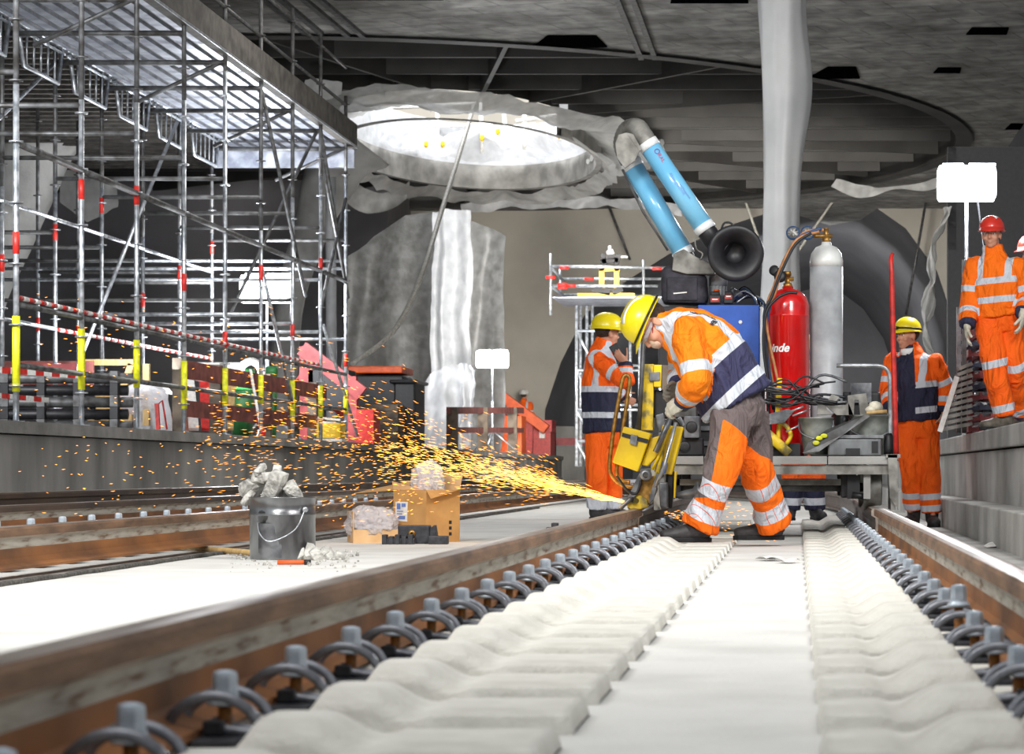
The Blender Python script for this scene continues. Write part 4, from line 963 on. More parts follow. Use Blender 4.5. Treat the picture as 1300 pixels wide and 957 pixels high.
def person(label, J, o):
    """J: joints in metres; o: options"""
    vx = o.get('voxel', .010); zg = J['zg']; root = J['pelvis'].copy(); root.z = zg
    t = thing('person', label, 'person', root, o.get('group')); O = ORI[t.name]; s = o.get('s', 1.)
    side = Vector(J['side']).normalized(); R = head_frame(J['hu'], J['hf']); sp = J['spine']; hc = J['head']
    sh, el, wr, hp, kn, an = J['sh'], J['el'], J['wr'], J['hip'], J['kn'], J['an']
    # body
    b = MB(); b.loft([J['pelvis']-V(0, 0, .06)*s]+sp[1:], [(.14*s, .10*s)]+[(q[0]*.78, q[1]*.78) for q in o['torso'][1:]], side, 18, sub=3)
    b.loft([sp[-1]-(hc-sp[-1])*.1, sp[-1]*.45+hc*.55-R @ V(0, .012, .02), hc-R @ V(0, .015, 0)], [.066*s, .055*s, .05*s], side, 14, sub=2)
    head(b, hc, R, s*o.get('hs', 1.))
    for k in (0, 1):
        b.loft([sh[k], el[k], wr[k]], [.052*s, .040*s, .027*s], (0, 1, 0), 12, sub=4); b.ell(sh[k], .06*s)
        b.loft([hp[k], kn[k], an[k]+V(0, 0, .02)], [.080*s, .056*s, .032*s], (1, 0, 0), 12, sub=4)
        b.cap(an[k], an[k]+Vector(J['toe'][k]).normalized()*.07*s-V(0, 0, .02), .028*s, .024*s)
        hd = J['hands'][k]; hand(b, wr[k], *hd, s=s*.96)
    me, w = skinmesh(b, o.get('bvox', vx*.62), 2, 'body', O); attach(me, 'body', 'skin', t)
    hr = MB(); hr.ell(hc+R @ V(0, -.036, .030), [q*s*o.get('hs', 1.) for q in (.0795, .084, .074)], R, 24, 16)
    if o.get('hair', True):
        me, w = skinmesh(hr, .012, 1, 'hair', O, .003, 40); attach(me, 'hair', 'hair', t)
    for q in (-1, 1):
        e = MB(); c = hc+R @ (V(q*.031, .0835, .007)*s); e.ell(c, [.0125*s, .007*s, .0065*s], R, 12, 8); e.ell(c+R @ V(0, .0045, 0), [.0055*s, .004*s, .0055*s], R, 10, 6, mi=1); e.build('eye', ['eye_white', 'eye_dark'], t)
        e = MB(); e.loft([hc+R @ (V(q*x, y, z)*s) for x, y, z in ((.012, .094, .024), (.03, .093, .030), (.05, .080, .024))], [.0035*s]*3, R @ V(0, 0, 1), 6, sub=2); e.build('eyebrow', 'hair', t)
    # jacket
    j = MB(); j.loft(sp, o['torso'], side, 24, sub=4)
    nk = sp[-1]; nd = (hc-sp[-2]).normalized()
    j.loft([sp[-2], nk+nd*.02*s, nk+nd*.065*s], [(.11*s, .10*s), (.082*s, .080*s), (.078*s, .078*s)], side, 18, sub=2)
    ar = o['arm']
    for k in (0, 1):
        j.loft([sh[k]-(el[k]-sh[k])*.05, sh[k]*.6+el[k]*.4, el[k], el[k]*.5+wr[k]*.5, wr[k]], [ar[0], ar[0]*.95, ar[1], ar[1]*.92, ar[2]], (0, 1, 0), 16, sub=4)
        j.ell(sh[k], ar[0]*1.05)
    me, w = skinmesh(j, vx, o.get('jsm', 3), 'jacket', O, o.get('amp', .012)*s, 7/s, len(label) % 50)
    A = np.array((sp[-1]-sp[0]).normalized()); s0 = (w-np.array(sp[0]))@A; Ls = (sp[-1]-sp[0]).length
    td = np.full(len(w), 9.); arm = np.full(len(w), False); best = np.full(len(w), 9.); refl = np.full(len(w), -1.); navy = np.full(len(w), -1.)
    for a, c in zip(sp[:-1], sp[1:]): td = np.minimum(td, segd(w, a, c)[1]/.20/s)
    for k in (0, 1):
        s1, r1, L1 = segd(w, sh[k], el[k]); s2, r2, L2 = segd(w, el[k], wr[k])
        d = np.minimum(r1, r2)/(ar[0]*1.05); isarm = (d < td*1.05) & ((s1 > ar[0]*.5) | (r2 < r1)); up = r1 <= r2
        hw = o.get('hw', .025)*s
        v = np.where(up & (s1 < L1*1.0), hw-np.abs(s1-L1*o.get('b1', .72)), hw-np.abs(s2-L2*o.get('b2', .5)))
        refl = np.where(isarm, v, refl); navy = np.where(isarm, np.where(up, -1, s2-(L2-.045*s)), navy); arm |= isarm
    sd = (w-np.array(sp[0]))@np.array(side); hw = o.get('thw', .026)*s
    v = np.full(len(w), -1.)
    for q in o['bands']: v = np.maximum(v, hw-np.abs(s0-q*Ls))
    br = np.minimum(hw-np.abs(np.abs(sd)-.115*s), s0-o['bands'][0]*Ls); v = np.maximum(v, br)
    if o.get('open'): v = np.where(o['open'](w) > 0, -1, v)
    refl = np.where(arm, refl, v)
    nv = np.full(len(w), -1.) if not o.get('navy', True) else (o['bands'][0]*Ls-s0)
    if o.get('open'): nv = np.maximum(nv, o['open'](w))
    if o.get('belt'): nv = np.maximum(nv, o['belt']*Ls-s0)
    navy = np.where(arm, navy, nv)
    setattr_(me, 'refl', refl); setattr_(me, 'navy', navy); setattr_(me, 'aux', np.full(len(w), -1.))
    jk = attach(me, 'jacket', o.get('jm', 'hivis'), t)
    # trousers
    lg = o['leg']; g = MB(); g.loft([J['pelvis']+(sp[1]-sp[0])*.35, J['pelvis'], J['pelvis']-V(0, 0, .10)*s], [(.17*s, .12*s), (.185*s, .135*s), (.15*s, .12*s)], side, 18, sub=2)
    for k in (0, 1):
        up = (an[k]-kn[k]).normalized()
        g.loft([hp[k]+V(0, 0, .04), hp[k]*.6+kn[k]*.4, kn[k], kn[k]*.5+an[k]*.5, an[k]+up*.0], [lg[0], (lg[0]+lg[1])/2*1.02, lg[1], lg[2], lg[3]], side, 18, sub=4)
    me, w = skinmesh(g, vx, o.get('jsm', 3), 'trousers', O, o.get('amp', .012)*s, 6.5/s, 7+len(label) % 31)
    refl = np.full(len(w), -1.); ds = []
    for k in (0, 1): ds.append(np.minimum(segd(w, hp[k], kn[k])[1], segd(w, kn[k], an[k])[1]))
    for k in (0, 1):
        s2, r2, L2 = segd(w, kn[k], an[k]); own = ds[k] <= ds[1-k]
        v = np.full(len(w), -1.)
        for q in o.get('lb', (.22, .62)): v = np.maximum(v, o.get('lhw', .028)*s-np.abs(s2-q*L2))
        refl = np.where(own, v, refl)
    z = w[:, 2]-zg
    setattr_(me, 'refl', refl); setattr_(me, 'navy', (o['dark_hem']-z) if o.get('dark_hem') else np.full(len(w), -1.))
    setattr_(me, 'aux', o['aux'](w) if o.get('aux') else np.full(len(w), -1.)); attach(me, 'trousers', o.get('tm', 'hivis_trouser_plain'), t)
    for k in (0, 1):
        m = MB(); boot(m, an[k], J['toe'][k], zg+(J.get('zf', (0, 0))[k]), s); me, w = skinmesh(m, .01, 2, 'boot', O); bo = attach(me, 'boot', o.get('boot', 'boot'), t)
        m = MB(); sole(m, an[k], J['toe'][k], zg+(J.get('zf', (0, 0))[k]), s); m.build('sole', 'sole', bo, bevel=.004)
    if o.get('glove'):
        for k in (0, 1):
            m = MB(); hd = J['hands'][k]; hand(m, wr[k], *hd, s=s*1.02, fat=1.3); d = Vector(hd[0]).normalized()
            m.loft([wr[k]-d*.05*s, wr[k]+d*.02*s], [(.042*s, .036*s), (.034*s, .028*s)], hd[2], 14, sub=2)
            me, w = skinmesh(m, .0055, 1, 'glove', O, .002, 30); attach(me, 'glove', o['glove'][k] if isinstance(o['glove'], (tuple, list)) else o['glove'], t)
    helmet(t, hc+R @ V(0, 0, .028*s), R, o['helmet'], s*o.get('hs', 1.)*o.get('hels', 1.), o.get('lamp', True), o.get('reflect', False))
    return t, R

# ---- 1: the grinding worker, bending over the rail, facing left
Ym = 14.6
J = dict(zg=.035, pelvis=W(940, 517, Ym), spine=[W(937, 511, Ym), W(921, 484, Ym), W(900, 450, Ym), W(876, 428, Ym), W(855, 417, Ym), W(846, 414, Ym)],
         head=W(830, 413, Ym-.01), hu=(-.9, -.05, .42), hf=(-.42, -.22, -.88), side=(0, -1, 0),
         sh=[W(873, 424, Ym-.19), W(866, 426, Ym+.19)], el=[W(884, 482, Ym-.27), W(868, 474, Ym+.28)], wr=[W(868, 510, Ym-.10), W(864, 492, Ym+.16)],
         hip=[W(928, 534, Ym-.09), W(948, 536, Ym+.10)], kn=[W(914, 606, Ym-.17), W(962, 602, Ym+.12)], an=[W(889, 669, Ym-.12), W(982, 664, Ym+.32)],
         toe=[(-1, -.28, 0), (-1, -.1, 0)],
         hands=[((-.85, .05, -.45), (-.2, .2, -1), (-.3, .6, .5), 1.0), ((-.8, -.3, -.3), (-.3, 0, -1), (-.3, -.6, .5), 1.05)])
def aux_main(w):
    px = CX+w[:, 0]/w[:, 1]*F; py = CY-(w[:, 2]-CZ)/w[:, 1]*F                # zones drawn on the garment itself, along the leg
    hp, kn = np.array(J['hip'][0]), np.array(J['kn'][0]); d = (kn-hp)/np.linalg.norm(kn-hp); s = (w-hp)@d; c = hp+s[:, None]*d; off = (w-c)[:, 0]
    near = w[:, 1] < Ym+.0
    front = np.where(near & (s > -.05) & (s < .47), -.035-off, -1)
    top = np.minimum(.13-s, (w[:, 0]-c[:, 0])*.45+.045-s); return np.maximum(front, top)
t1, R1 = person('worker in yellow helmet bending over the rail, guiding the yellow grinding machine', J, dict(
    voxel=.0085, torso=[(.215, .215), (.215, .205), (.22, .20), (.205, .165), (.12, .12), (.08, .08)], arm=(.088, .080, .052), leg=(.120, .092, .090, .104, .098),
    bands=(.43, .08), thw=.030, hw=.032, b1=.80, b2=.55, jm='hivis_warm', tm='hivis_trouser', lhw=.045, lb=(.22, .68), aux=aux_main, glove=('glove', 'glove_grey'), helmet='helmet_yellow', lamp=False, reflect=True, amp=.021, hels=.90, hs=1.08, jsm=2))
hc = J['head']
m = MB(); P = lambda x, y, z: hc+R1 @ V(x, y, z)
m.ell(P(0, .088, -.048), (.040, .030, .042), R1, 20, 14); m.build('dust_mask', 'mask', t1)
m = MB()
for q in (-1, 1): m.loft([P(q*.078, -.03, .02), P(q*.076, .03, .0), P(q*.045, .085, -.03)], [.0025]*3, (1, 0, 0), 6, sub=3)
m.build('mask_strap', 'red_paint', t1)
m = MB(); m.loft([P(-.078, .0, .012), P(-.074, .06, .012), P(-.05, .098, .010), P(0, .108, .008), P(.05, .098, .010), P(.074, .06, .012), P(.078, .0, .012)], [(.004, .012)]*7, R1 @ V(0, 1, 0), 8, sub=3); m.build('safety_glasses', 'bag_clear', t1)
hel = [c for c in t1.children if c.name.startswith('helmet')][0]
m = MB(); k = 24; m.loft([P(.134*math.cos(a), .158*math.sin(a)-.004, .052) for a in [PI*1.0+2*PI*i/k for i in range(k+1)]], [(.006, .003)]*(k+1), R1 @ V(0, 0, 1), 8); m.build('strap', 'black', hel)
m = MB(); m.box(P(.10, -.062, .115), (.004, .018, .018), R1 @ rot((0, 1, 0), -.5)); m.build('emblem', 'ink', hel)
jk = [c for c in t1.children if c.name.startswith('jacket')][0]
def onjacket(px, py, Yf, ang, s_, body, m_='ink'):
    c = W(px, py, Yf); x = V(math.cos(ang), .0, math.sin(ang)); y = V(-math.sin(ang), .35, math.cos(ang)); y -= x*y.dot(x)
    me = text(body, 'lettering', s_, m_, M4(c, x, y), jk, .0008, bold=.001)
    return me
# lettering is laid onto the cloth surface by a shrinkwrap
for args in ((894, 391, Ym-.12, -.22, .030, 'LEONHARD'), (908, 403, Ym-.16, 1.15, .034, 'WEISS')):
    ob = onjacket(*args); k = ob.modifiers.new('wrap', 'SHRINKWRAP'); k.target = jk; k.offset = .002; k.wrap_mode = 'ABOVE_SURFACE'

# ---- 2: worker behind, on the phone, back turned
Yb = 23.0
J = dict(zg=0.0, pelvis=W(765, 552, Yb), spine=[W(764, 549, Yb), W(763, 520, Yb), W(762, 490, Yb), W(762, 462, Yb), W(763, 446, Yb), W(765, 440, Yb)],
         head=W(771, 424, Yb), hu=(.05, 0, 1), hf=(.8, .5, -.1), side=(.55, -.83, 0),
         sh=[W(757, 456, Yb-.13), W(768, 456, Yb+.17)], el=[W(795, 484, Yb-.28), W(778, 492, Yb+.3)], wr=[W(795, 461, Yb-.22), W(790, 505, Yb+.4)],
         hip=[W(757, 556, Yb-.08), W(774, 556, Yb+.08)], kn=[W(758, 604, Yb-.10), W(778, 604, Yb+.08)], an=[W(757, 645, Yb-.05), W(777, 646, Yb+.1)],
         toe=[(.8, .3, 0), (.8, .5, 0)], hands=[((-.75, -.1, .75), (0, .6, .2), (.2, -.3, 1), .35), ((.8, .1, -.3), (0, 1, 0), (0, 0, 1), .6)])
t2, R2 = person('worker in yellow helmet seen from behind, holding a phone to his ear', J, dict(
    voxel=.012, torso=[(.195, .16), (.19, .16), (.19, .16), (.175, .13), (.10, .10), (.08, .08)], arm=(.078, .072, .055), leg=(.105, .092, .088, .09, .088),
    bands=(.50, .20), jm='hivis_red', helmet='helmet_yellow', lamp=False, lb=(.75, .95), b1=.6))
ph = MB(); ph.box(W(783, 447, Yb-.20), (.075, .012, .15), rot((0, 1, 0), -.55)); ph.one('phone', 'black', 'black phone held to the ear of the worker with his back turned', 'phone', bevel=.006)
hel = [c for c in t2.children if c.name.startswith('helmet')][0]
hc = ORI[t2.name]

# ---- 3: worker by the trolley on the right
Yr = 22.0
J = dict(zg=-.04, pelvis=W(1166, 540, Yr), spine=[W(1164, 534, Yr), W(1163, 510, Yr), W(1162, 485, Yr), W(1160, 462, Yr), W(1157, 450, Yr), W(1155, 446, Yr)],
         head=W(1152, 427, Yr-.03), hu=(0, 0, 1), hf=(-.75, -.66, -.05), side=(.86, -.5, 0),
         sh=[W(1187, 461, Yr-.05), W(1135, 460, Yr+.05)], el=[W(1201, 494, Yr), W(1127, 494, Yr)], wr=[W(1198, 524, Yr-.05), W(1131, 520, Yr-.15)],
         hip=[W(1177, 545, Yr), W(1154, 545, Yr)], kn=[W(1179, 598, Yr-.06), W(1157, 597, Yr-.04)], an=[W(1183, 650, Yr-.05), W(1160, 645, Yr+.05)],
         toe=[(.1, -1, 0), (-.5, -1, 0)], hands=[((-.1, 0, -1), (-1, 0, 0), (-.3, -1, 0), .5), ((-.3, -.4, -.9), (1, 0, 0), (.1, -1, 0), .6)])
def open3(w):
    px = (w[:, 0]-J_open[0])*J_open[2]+(w[:, 1]-J_open[1])*J_open[3]
    return np.where((w[:, 1] < Yr-.02) & (w[:, 2] < 1.50), .075-np.abs(px), -1)
J_open = (W(1149, 0, Yr).x, Yr-.15, 1., .15)
t3, R3 = person('worker in yellow helmet with open navy jacket front, standing beside the trolley', J, dict(
    voxel=.011, torso=[(.20, .155), (.195, .155), (.205, .16), (.185, .13), (.10, .10), (.078, .078)], arm=(.080, .074, .056), leg=(.105, .092, .086, .086, .082),
    bands=(.50, .14), jm='hivis_red', helmet='helmet_yellow', open=open3, hs=.95, hels=.88, amp=.017, dark_hem=.115, lb=(.62, .90), lhw=.026))
m = MB(); m.loft([W(1154, 449, Yr-.03), W(1153, 441, Yr-.04)], [(.072, .068), (.064, .064)], (1, 0, 0), 16, sub=2); m.build('scarf', 'sticker', t3)
m = MB(); m.ell(J['head']+R3 @ V(0, .045, -.078), (.052, .047, .034), R3, 16, 10); m.build('stubble', 'hair', t3) if False else None

# ---- 4: worker on the right platform
Yp = 19.8
J = dict(zg=ZR_, pelvis=W(1269, 405, Yp), spine=[W(1268, 402, Yp), W(1266, 385, Yp), W(1265, 365, Yp), W(1264, 344, Yp), W(1262, 328, Yp), W(1261, 322, Yp)],
         head=W(1259, 299, Yp-.03), hu=(0, 0, 1), hf=(-.25, -.97, 0), side=(.93, -.36, 0),
         sh=[W(1290, 341, Yp-.03), W(1238, 340, Yp+.03)], el=[W(1302, 378, Yp-.05), W(1232, 380, Yp)], wr=[W(1298, 400, Yp-.22), W(1228, 414, Yp-.12)],
         hip=[W(1283, 410, Yp), W(1256, 410, Yp)], kn=[W(1287, 470, Yp+.02), W(1263, 470, Yp-.10)], an=[W(1290, 526, Yp+.28), W(1276, 527, Yp-.08)],
         toe=[(-.5, -1, 0), (-1, -.45, 0)], hands=[((-.15, -.1, -1), (-1, 0, 0), (-.2, -1, 0), .35), ((0, -.05, -1), (1, .1, 0), (-.1, -1, 0), .3)])
t4, R4 = person('man in red helmet and full orange suit standing on the right platform', J, dict(
    voxel=.0095, s=.93, torso=[(.20, .155), (.20, .16), (.205, .165), (.19, .135), (.10, .10), (.08, .08)], arm=(.082, .074, .055), leg=(.11, .092, .085, .082, .080),
    bands=(.56, .26), navy=False, belt=-.02, jm='hivis', helmet='helmet_red', lamp=False, reflect=True, glove='glove', boot='boot_brown', lb=(-.14, .84), lhw=.03, hs=.92, hels=.90, amp=.017, dark_hem=.10))
# ---- 5: partly seen man at the right edge
Ye = 22.5
def simple_person(label, px, Y, zg, H, facing, o, heady=None):
    """upright figure of height H at column px"""
    f = Vector(facing).normalized(); sd = f.cross(V(0, 0, 1)); c = V((px-CX)*Y/F, Y, zg); k = H/1.78; A = lambda x, y, z: c+sd*x*k+f*y*k+V(0, 0, z*k)
    Jn = dict(zg=zg, pelvis=A(0, 0, .95), spine=[A(0, 0, .90), A(0, 0, 1.05), A(0, 0, 1.2), A(0, 0, 1.36), A(0, 0, 1.45), A(0, .01, 1.48)], head=A(0, .03, 1.62), hu=(0, 0, 1), hf=f, side=sd,
              sh=[A(.17, 0, 1.38), A(-.17, 0, 1.38)], el=[A(.23, -.02, 1.12), A(-.23, -.02, 1.12)], wr=[A(.21, .12, .90), A(-.21, .12, .90)], hip=[A(.09, 0, .90), A(-.09, 0, .90)], kn=[A(.11, .03, .49), A(-.11, .03, .49)],
              an=[A(.12, 0, .10), A(-.12, 0, .10)], toe=[f+sd*.2, f-sd*.2], hands=[(-V(0, 0, 1)+f*.3, -sd, f, .4), (-V(0, 0, 1)+f*.3, sd, f, .4)])
    d = dict(voxel=.014, s=k, torso=[(.19, .15), (.19, .15), (.20, .155), (.18, .13), (.10, .10), (.08, .08)], arm=(.078, .07, .055), leg=(.105, .09, .085, .085, .08), bands=(.5, .22), helmet='helmet_red', lamp=False); d.update(o)
    return person(label, Jn, d)
simple_person('man in red helmet cut off by the right edge of the picture', 1314, 22.6, ZR_, 1.72, (-.8, -.6, 0), dict(navy=False))
# ---- 6: man hidden behind the gas cylinders, only his legs show under the trolley
simple_person('person behind the trolley whose dark banded trouser legs show under its deck', 1019, 21.2, 0.03, 1.50, (.2, -1, 0), dict(dark_hem=.34, lb=(.35, .78), helmet='helmet_yellow', lhw=.035, tm='hivis_red'))
# ---- 7: far man
simple_person('distant man in white helmet and orange jacket behind the orange chute', 665, 68.5, ZL, 1.74, (.2, 1, 0), dict(voxel=.02, helmet='white_band', dark_hem=.9, jm='hivis_red'))
# ================================================================ RAIL TROLLEY
Yt = 16.4
Wt = lambda x, y, d=0.: W(x, y, Yt+d)
tro = thing('rail_trolley', 'grey steel flat rail trolley loaded with gas cylinders and tools', 'trolley', (-.15, 17.2, 0))
ZD = Wt(0, 579).z
xl, xr = Wt(826, 0).x, Wt(1140, 0).x
m = MB(); xm = Wt(1050, 0).x
for a, b in ((xl, Wt(893, 0).x), (Wt(893, 0).x+.006, xm), (xm+.006, xr-.06)): m.b2((a, Yt, ZD-.052), (b, Yt+.06, ZD))
m.build('edge_rail', 'concrete_light', tro, bevel=.004)
m = MB(); m.b2((xl, Yt+.06, ZD-.045), (xr-.05, Yt+1.95, ZD-.012)); m.build('deck_plate', 'frame_grey', tro)
m = MB(); m.b2((xl, Yt+.02, ZD-.115), (xr-.04, Yt+.08, ZD-.055)); m.b2((xl, Yt+1.8, ZD-.115), (xr-.04, Yt+1.86, ZD-.055)); m.build('cross_beam', 'frame_grey', tro)
m = MB(); m.b2((xl+.1, Yt+.15, ZD-.185), (Wt(1068, 0).x, Yt+.2, ZD-.145)); m.build('lower_beam', 'frame_grey', tro)
for x in (xl, xr-.065):
    m = MB(); m.prism([V(x, Yt-.02, ZD+.01), V(x+.06, Yt-.02, ZD+.01), V(x+.066, Yt-.02, ZD-.34), V(x+.012, Yt-.02, ZD-.26)], (0, .012, 0)); m.b2((x-.01, Yt-.02, ZD-.01), (x+.08, Yt+.06, ZD+.012)); m.b2((x+.02, Yt+.0, ZD-.34), (x+.05, Yt+.5, ZD-.05)); m.build('end_plate', 'frame_grey', tro)
for x in (Wt(1101, 0).x, Wt(838, 0).x):
    m = MB(); m.b2((x-.022, Yt+.05, ZD-.27), (x+.022, Yt+.09, ZD-.1)); m.build('bracket', 'concrete_light', tro)
for rx, sg in ((RL, -1), (RR, 1)):
    for y in (Yt+.22, Yt+1.62):
        m = MB(); c = V(rx-.045*sg, y, .21+.118)
        m.lathe([(.03, -.02), (.145, -.018), (.148, -.005), (.142, .004), (.122, .012), (.118, .09), (.112, .098), (.085, .09), (.075, .05), (.04, .05), (.035, .1), (.02, .1)], c, (sg, 0, 0), 36)
        m.build('wheel', 'frame_grey', tro)
for y in (Yt+.22, Yt+1.62):
    m = MB(); m.tube([V(RL, y, .328), V(RR, y, .328)], .028, 12); m.build('axle', 'galv_dark', tro)
    for rx in (RL+.16, RR-.16): m = MB(); m.b2((rx-.05, y-.07, .26), (rx+.05, y+.07, ZD-.05)); m.build('axle_box', 'black', tro, bevel=.01)
m = MB(); m.b2((Wt(1076, 0).x, Yt+.1, ZD-.27), (Wt(1092, 0).x, Yt+.25, ZD-.12)); m.tube([Wt(1082, 628, .1), Wt(1100, 631, .1)], .02); m.build('brake_unit', 'black', tro)
m = MB(); m.lathe([(.02, 0), (.03, .05), (.035, .1), (.075, .13), (.075, .14)], Wt(860, 629, -.1), (1, 0, .1), 20); m.build('horn', 'steel', tro)
hp_ = MB(); hp_.loft([Wt(1062, 464, .2), Wt(1108, 464, .2), Wt(1122, 466, .2), Wt(1129, 476, .2), Wt(1130, 500, .2), Wt(1130, 578, .2)], [.014]*6, (0, 1, 0), 10, sub=4); hp_.build('hand_rail', 'galv', tro)
m = MB()
m.b2((Wt(838, 0).x, Yt+.75, ZD), (Wt(968, 0).x, Yt+1.3, Wt(0, 470).z)); m.build('machine_housing', 'black', tro, bevel=.02); m = MB(); m.b2((Wt(1072, 0).x, Yt+1.2, ZD), (Wt(1126, 0).x, Yt+1.5, Wt(0, 490).z)); m.build('machine_housing', 'black', tro, bevel=.02)
m = MB()
for i in range(7): m.b2((Wt(846+4*i, 0).x, Yt+.73, Wt(0, 470+14*i-6*(i % 3)).z-.05), (Wt(900+8*(i % 3), 0).x, Yt+.75, Wt(0, 470+14*i).z-.02))
m.build('vent_panel', 'steel', tro); m = MB()
m.b2((Wt(1085, 0).x, Yt+1.17, Wt(0, 505).z), (Wt(1113, 0).x, Yt+1.2, Wt(0, 478).z)); m.build('vent_panel', 'steel', tro)
# engine block and couplings behind the grinder
for (x0, y0, x1, y1, d, m_) in [(852, 500, 884, 530, .3, 'galv_dark'), (868, 528, 888, 556, .1, 'steel'), (846, 556, 892, 578, .15, 'black'), (858, 470, 880, 500, .35, 'steel'), (836, 520, 852, 560, .3, 'steel')]:
    m = MB(); a, b = Wt(x0, y1, d), Wt(x1, y0, d); m.b2((a.x, a.y, a.z), (b.x, b.y+.25, b.z)); m.lathe([(.0, -.012), (.035, -.012), (.04, 0)], ((a.x+b.x)/2, a.y-.001, (a.z+b.z)/2), (0, 1, 0), 16, mi=1); m.build('drive_unit', [m_, 'black'], tro, bevel=.008)
# blue cabinet with bag, motor and packs on it
cab = thing('control_cabinet', 'blue metal cabinet on the trolley behind the bending worker', 'cabinet', Wt(925, 470, 1.0)); Yc = Yt+.95
Wc = lambda x, y, d=0.: W(x, y, Yc+d)
m = MB(); m.b2((Wc(886, 0).x, Yc, Wc(0, 474).z), (Wc(964, 0).x, Yc+.42, Wc(0, 387).z)); m.build('body', 'blue_box', cab, bevel=.006)
m = MB(); m.b2((Wc(836, 0).x, Yc+.02, Wc(0, 474).z), (Wc(885, 0).x, Yc+.42, Wc(0, 389).z)); m.build('side_body', 'black', cab, bevel=.006)
m = MB(); m.lathe([(0, -.008), (.012, -.008), (.014, 0)], Wc(940, 409), (0, 1, 0), 16); m.build('knob', 'sticker', cab)
bag = thing('tool_bag', 'black fabric tool bag lying on the cabinet left of the grey motor', 'bag', Wc(870, 387, .2))
m = MB(); m.loft([Wc(870, 386, .2), Wc(870, 378, .2), Wc(869, 356, .2), Wc(870, 347, .2), Wc(871, 343, .2)], [(.145, .15), (.158, .16), (.155, .155), (.148, .145), (.10, .10)], (1, 0, 0), 28, sub=3, power=.35); m.build('body', 'bag', bag)
m = MB(); a, b = Wc(846, 382, .035), Wc(886, 352, .035); m.b2((a.x, a.y, a.z), (b.x, b.y+.03, b.z)); m.build('front_pocket', 'bag', bag, bevel=.012)
m = MB(); a = Wc(855, 372.5, .03); b = Wc(872, 371, .03); m.bar(a, b, .004, .008); m.build('logo', 'label_white', bag)
m = MB(); m.loft([Wc(848, 347, .18), Wc(858, 339, .18), Wc(880, 338, .18), Wc(892, 347, .18)], [.009]*4, (0, 1, 0), 8, sub=4); m.build('handle', 'bag', bag)
mo = thing('electric_motor', 'small grey finned electric motor beside the black bag', 'motor', Wc(912, 387, .2))
m = MB(); c = Wc(912, 386, .22); h = 39/F*Yc
m.lathe([(.05, 0), (.055, h*.15), (.055, h*.6)], c, n=28); m.lathe([(.062, h*.6), (.064, h*.9), (.055, h*.99), (.02, h)], c, n=28); m.build('casing', 'grey_gas', mo)
m = MB()
for k in range(16): a = 2*PI*k/16; m.box(c+V(.057*math.cos(a), .057*math.sin(a), h*.35), (.012, .004, h*.5), rot((0, 0, 1), a))
m.build('fins', 'grey_gas', mo)
for i, (x, w, l) in enumerate(((908, .062, 'red and black battery pack on the blue cabinet, left one'), (925, .052, 'black battery pack with red label on the blue cabinet, right one'))):
    t = thing('battery_pack', l, 'battery pack', Wc(x, 387, .06)); c = Wc(x, 387, .06)
    m = MB(); m.box(c+V(0, 0, .035), (w*1.3, .08, .06)); m.box(c+V(0, 0, .075), (w, .06, .03)); m.build('casing', 'black', t, bevel=.008)
    m = MB(); m.box(c+V(0, -.042, .03+.02*i), (w*.9, .004, .026)); m.build('label', 'red_paint', t)
    m = MB(); m.box(c+V(0, -.0455, .034+.02*i), (w*.6, .003, .008)); m.build('print', 'label_white', t)
    if i == 0: m = MB(); m.lathe([(.02, 0), (.02, .014)], c+V(.01, 0, .09), n=12); m.build('button', 'orange_paint', t)
rn = random.Random(11)
for i in range(9):
    p = Wc(930+rn.random()*6, 384-rn.random()*10, .1+rn.random()*.15); q = Wc(955+rn.random()*14, 374+rn.random()*12, .05+rn.random()*.15); mid = (p+q)/2+V(0, 0, .02+.05*rn.random())
    m = MB(); m.loft([p, mid, q, q+V(.02, 0, -.05)], [.0055]*4, (0, 1, 0), 6, sub=5); m.one('cable', ['hose_black', 'hose_blue', 'hose_black', 'galv'][i % 4], 'thin cable in the tangle on the right end of the blue cabinet', 'cable', 'cables tangled on the blue cabinet')
m = MB(); c = Wc(938, 374, .2); m.ell(c, (.05, .04, .035)); m.ell(c+V(-.04, 0, .02), (.025, .03, .03)); m.ell(c+V(.05, 0, .01), (.03, .03, .02)); m.one('metal_fitting', 'steel', 'rounded metal fitting behind the battery packs', 'fitting')
# extraction arm
Ya = Yt+1.0; Wa = lambda x, y, d=0.: W(x, y, Ya+d)
arm = thing('extraction_arm', 'folded blue extraction arm with a black suction hood above the trolley', 'extraction arm', Wa(880, 350))
def btube(a, b, r, d):
    A, B = Wa(*a, d), Wa(*b, d); m = MB(); m.tube([A, B], r, 32); o = m.build('tube', 'blue_tube', arm)
    ax = (B-A).normalized()
    for p, s in ((A, -1), (B, 1)): m = MB(); m.lathe([(r*1.05, -.02), (r*1.07, -.02), (r*1.07, .03), (r*1.05, .03)], p-ax*s*.01, ax, 32); m.build('collar', 'sticker', o)
    return o, A, B, ax
o1, A1, B1, x1 = btube((801, 207), (868, 322), .070, .10)
o2, A2, B2, x2 = btube((822, 182), (895, 290), .068, -.10)
for (pts, n_) in (([B1, B1+x1*.08, Wa(884, 345, .05)], 'base_joint'), ):
    m = MB(); m.loft(pts, [.062, .055, .05], (0, 1, 0), 20, sub=3); m.build(n_, 'frame_grey', arm)
m = MB(); pts = [A2, A2-x2*.06, Wa(809, 163, -.07), Wa(797, 166, -.0), Wa(791, 183, .06), A1-x1*.04, A1]
n = 60; P_ = []; R_ = []
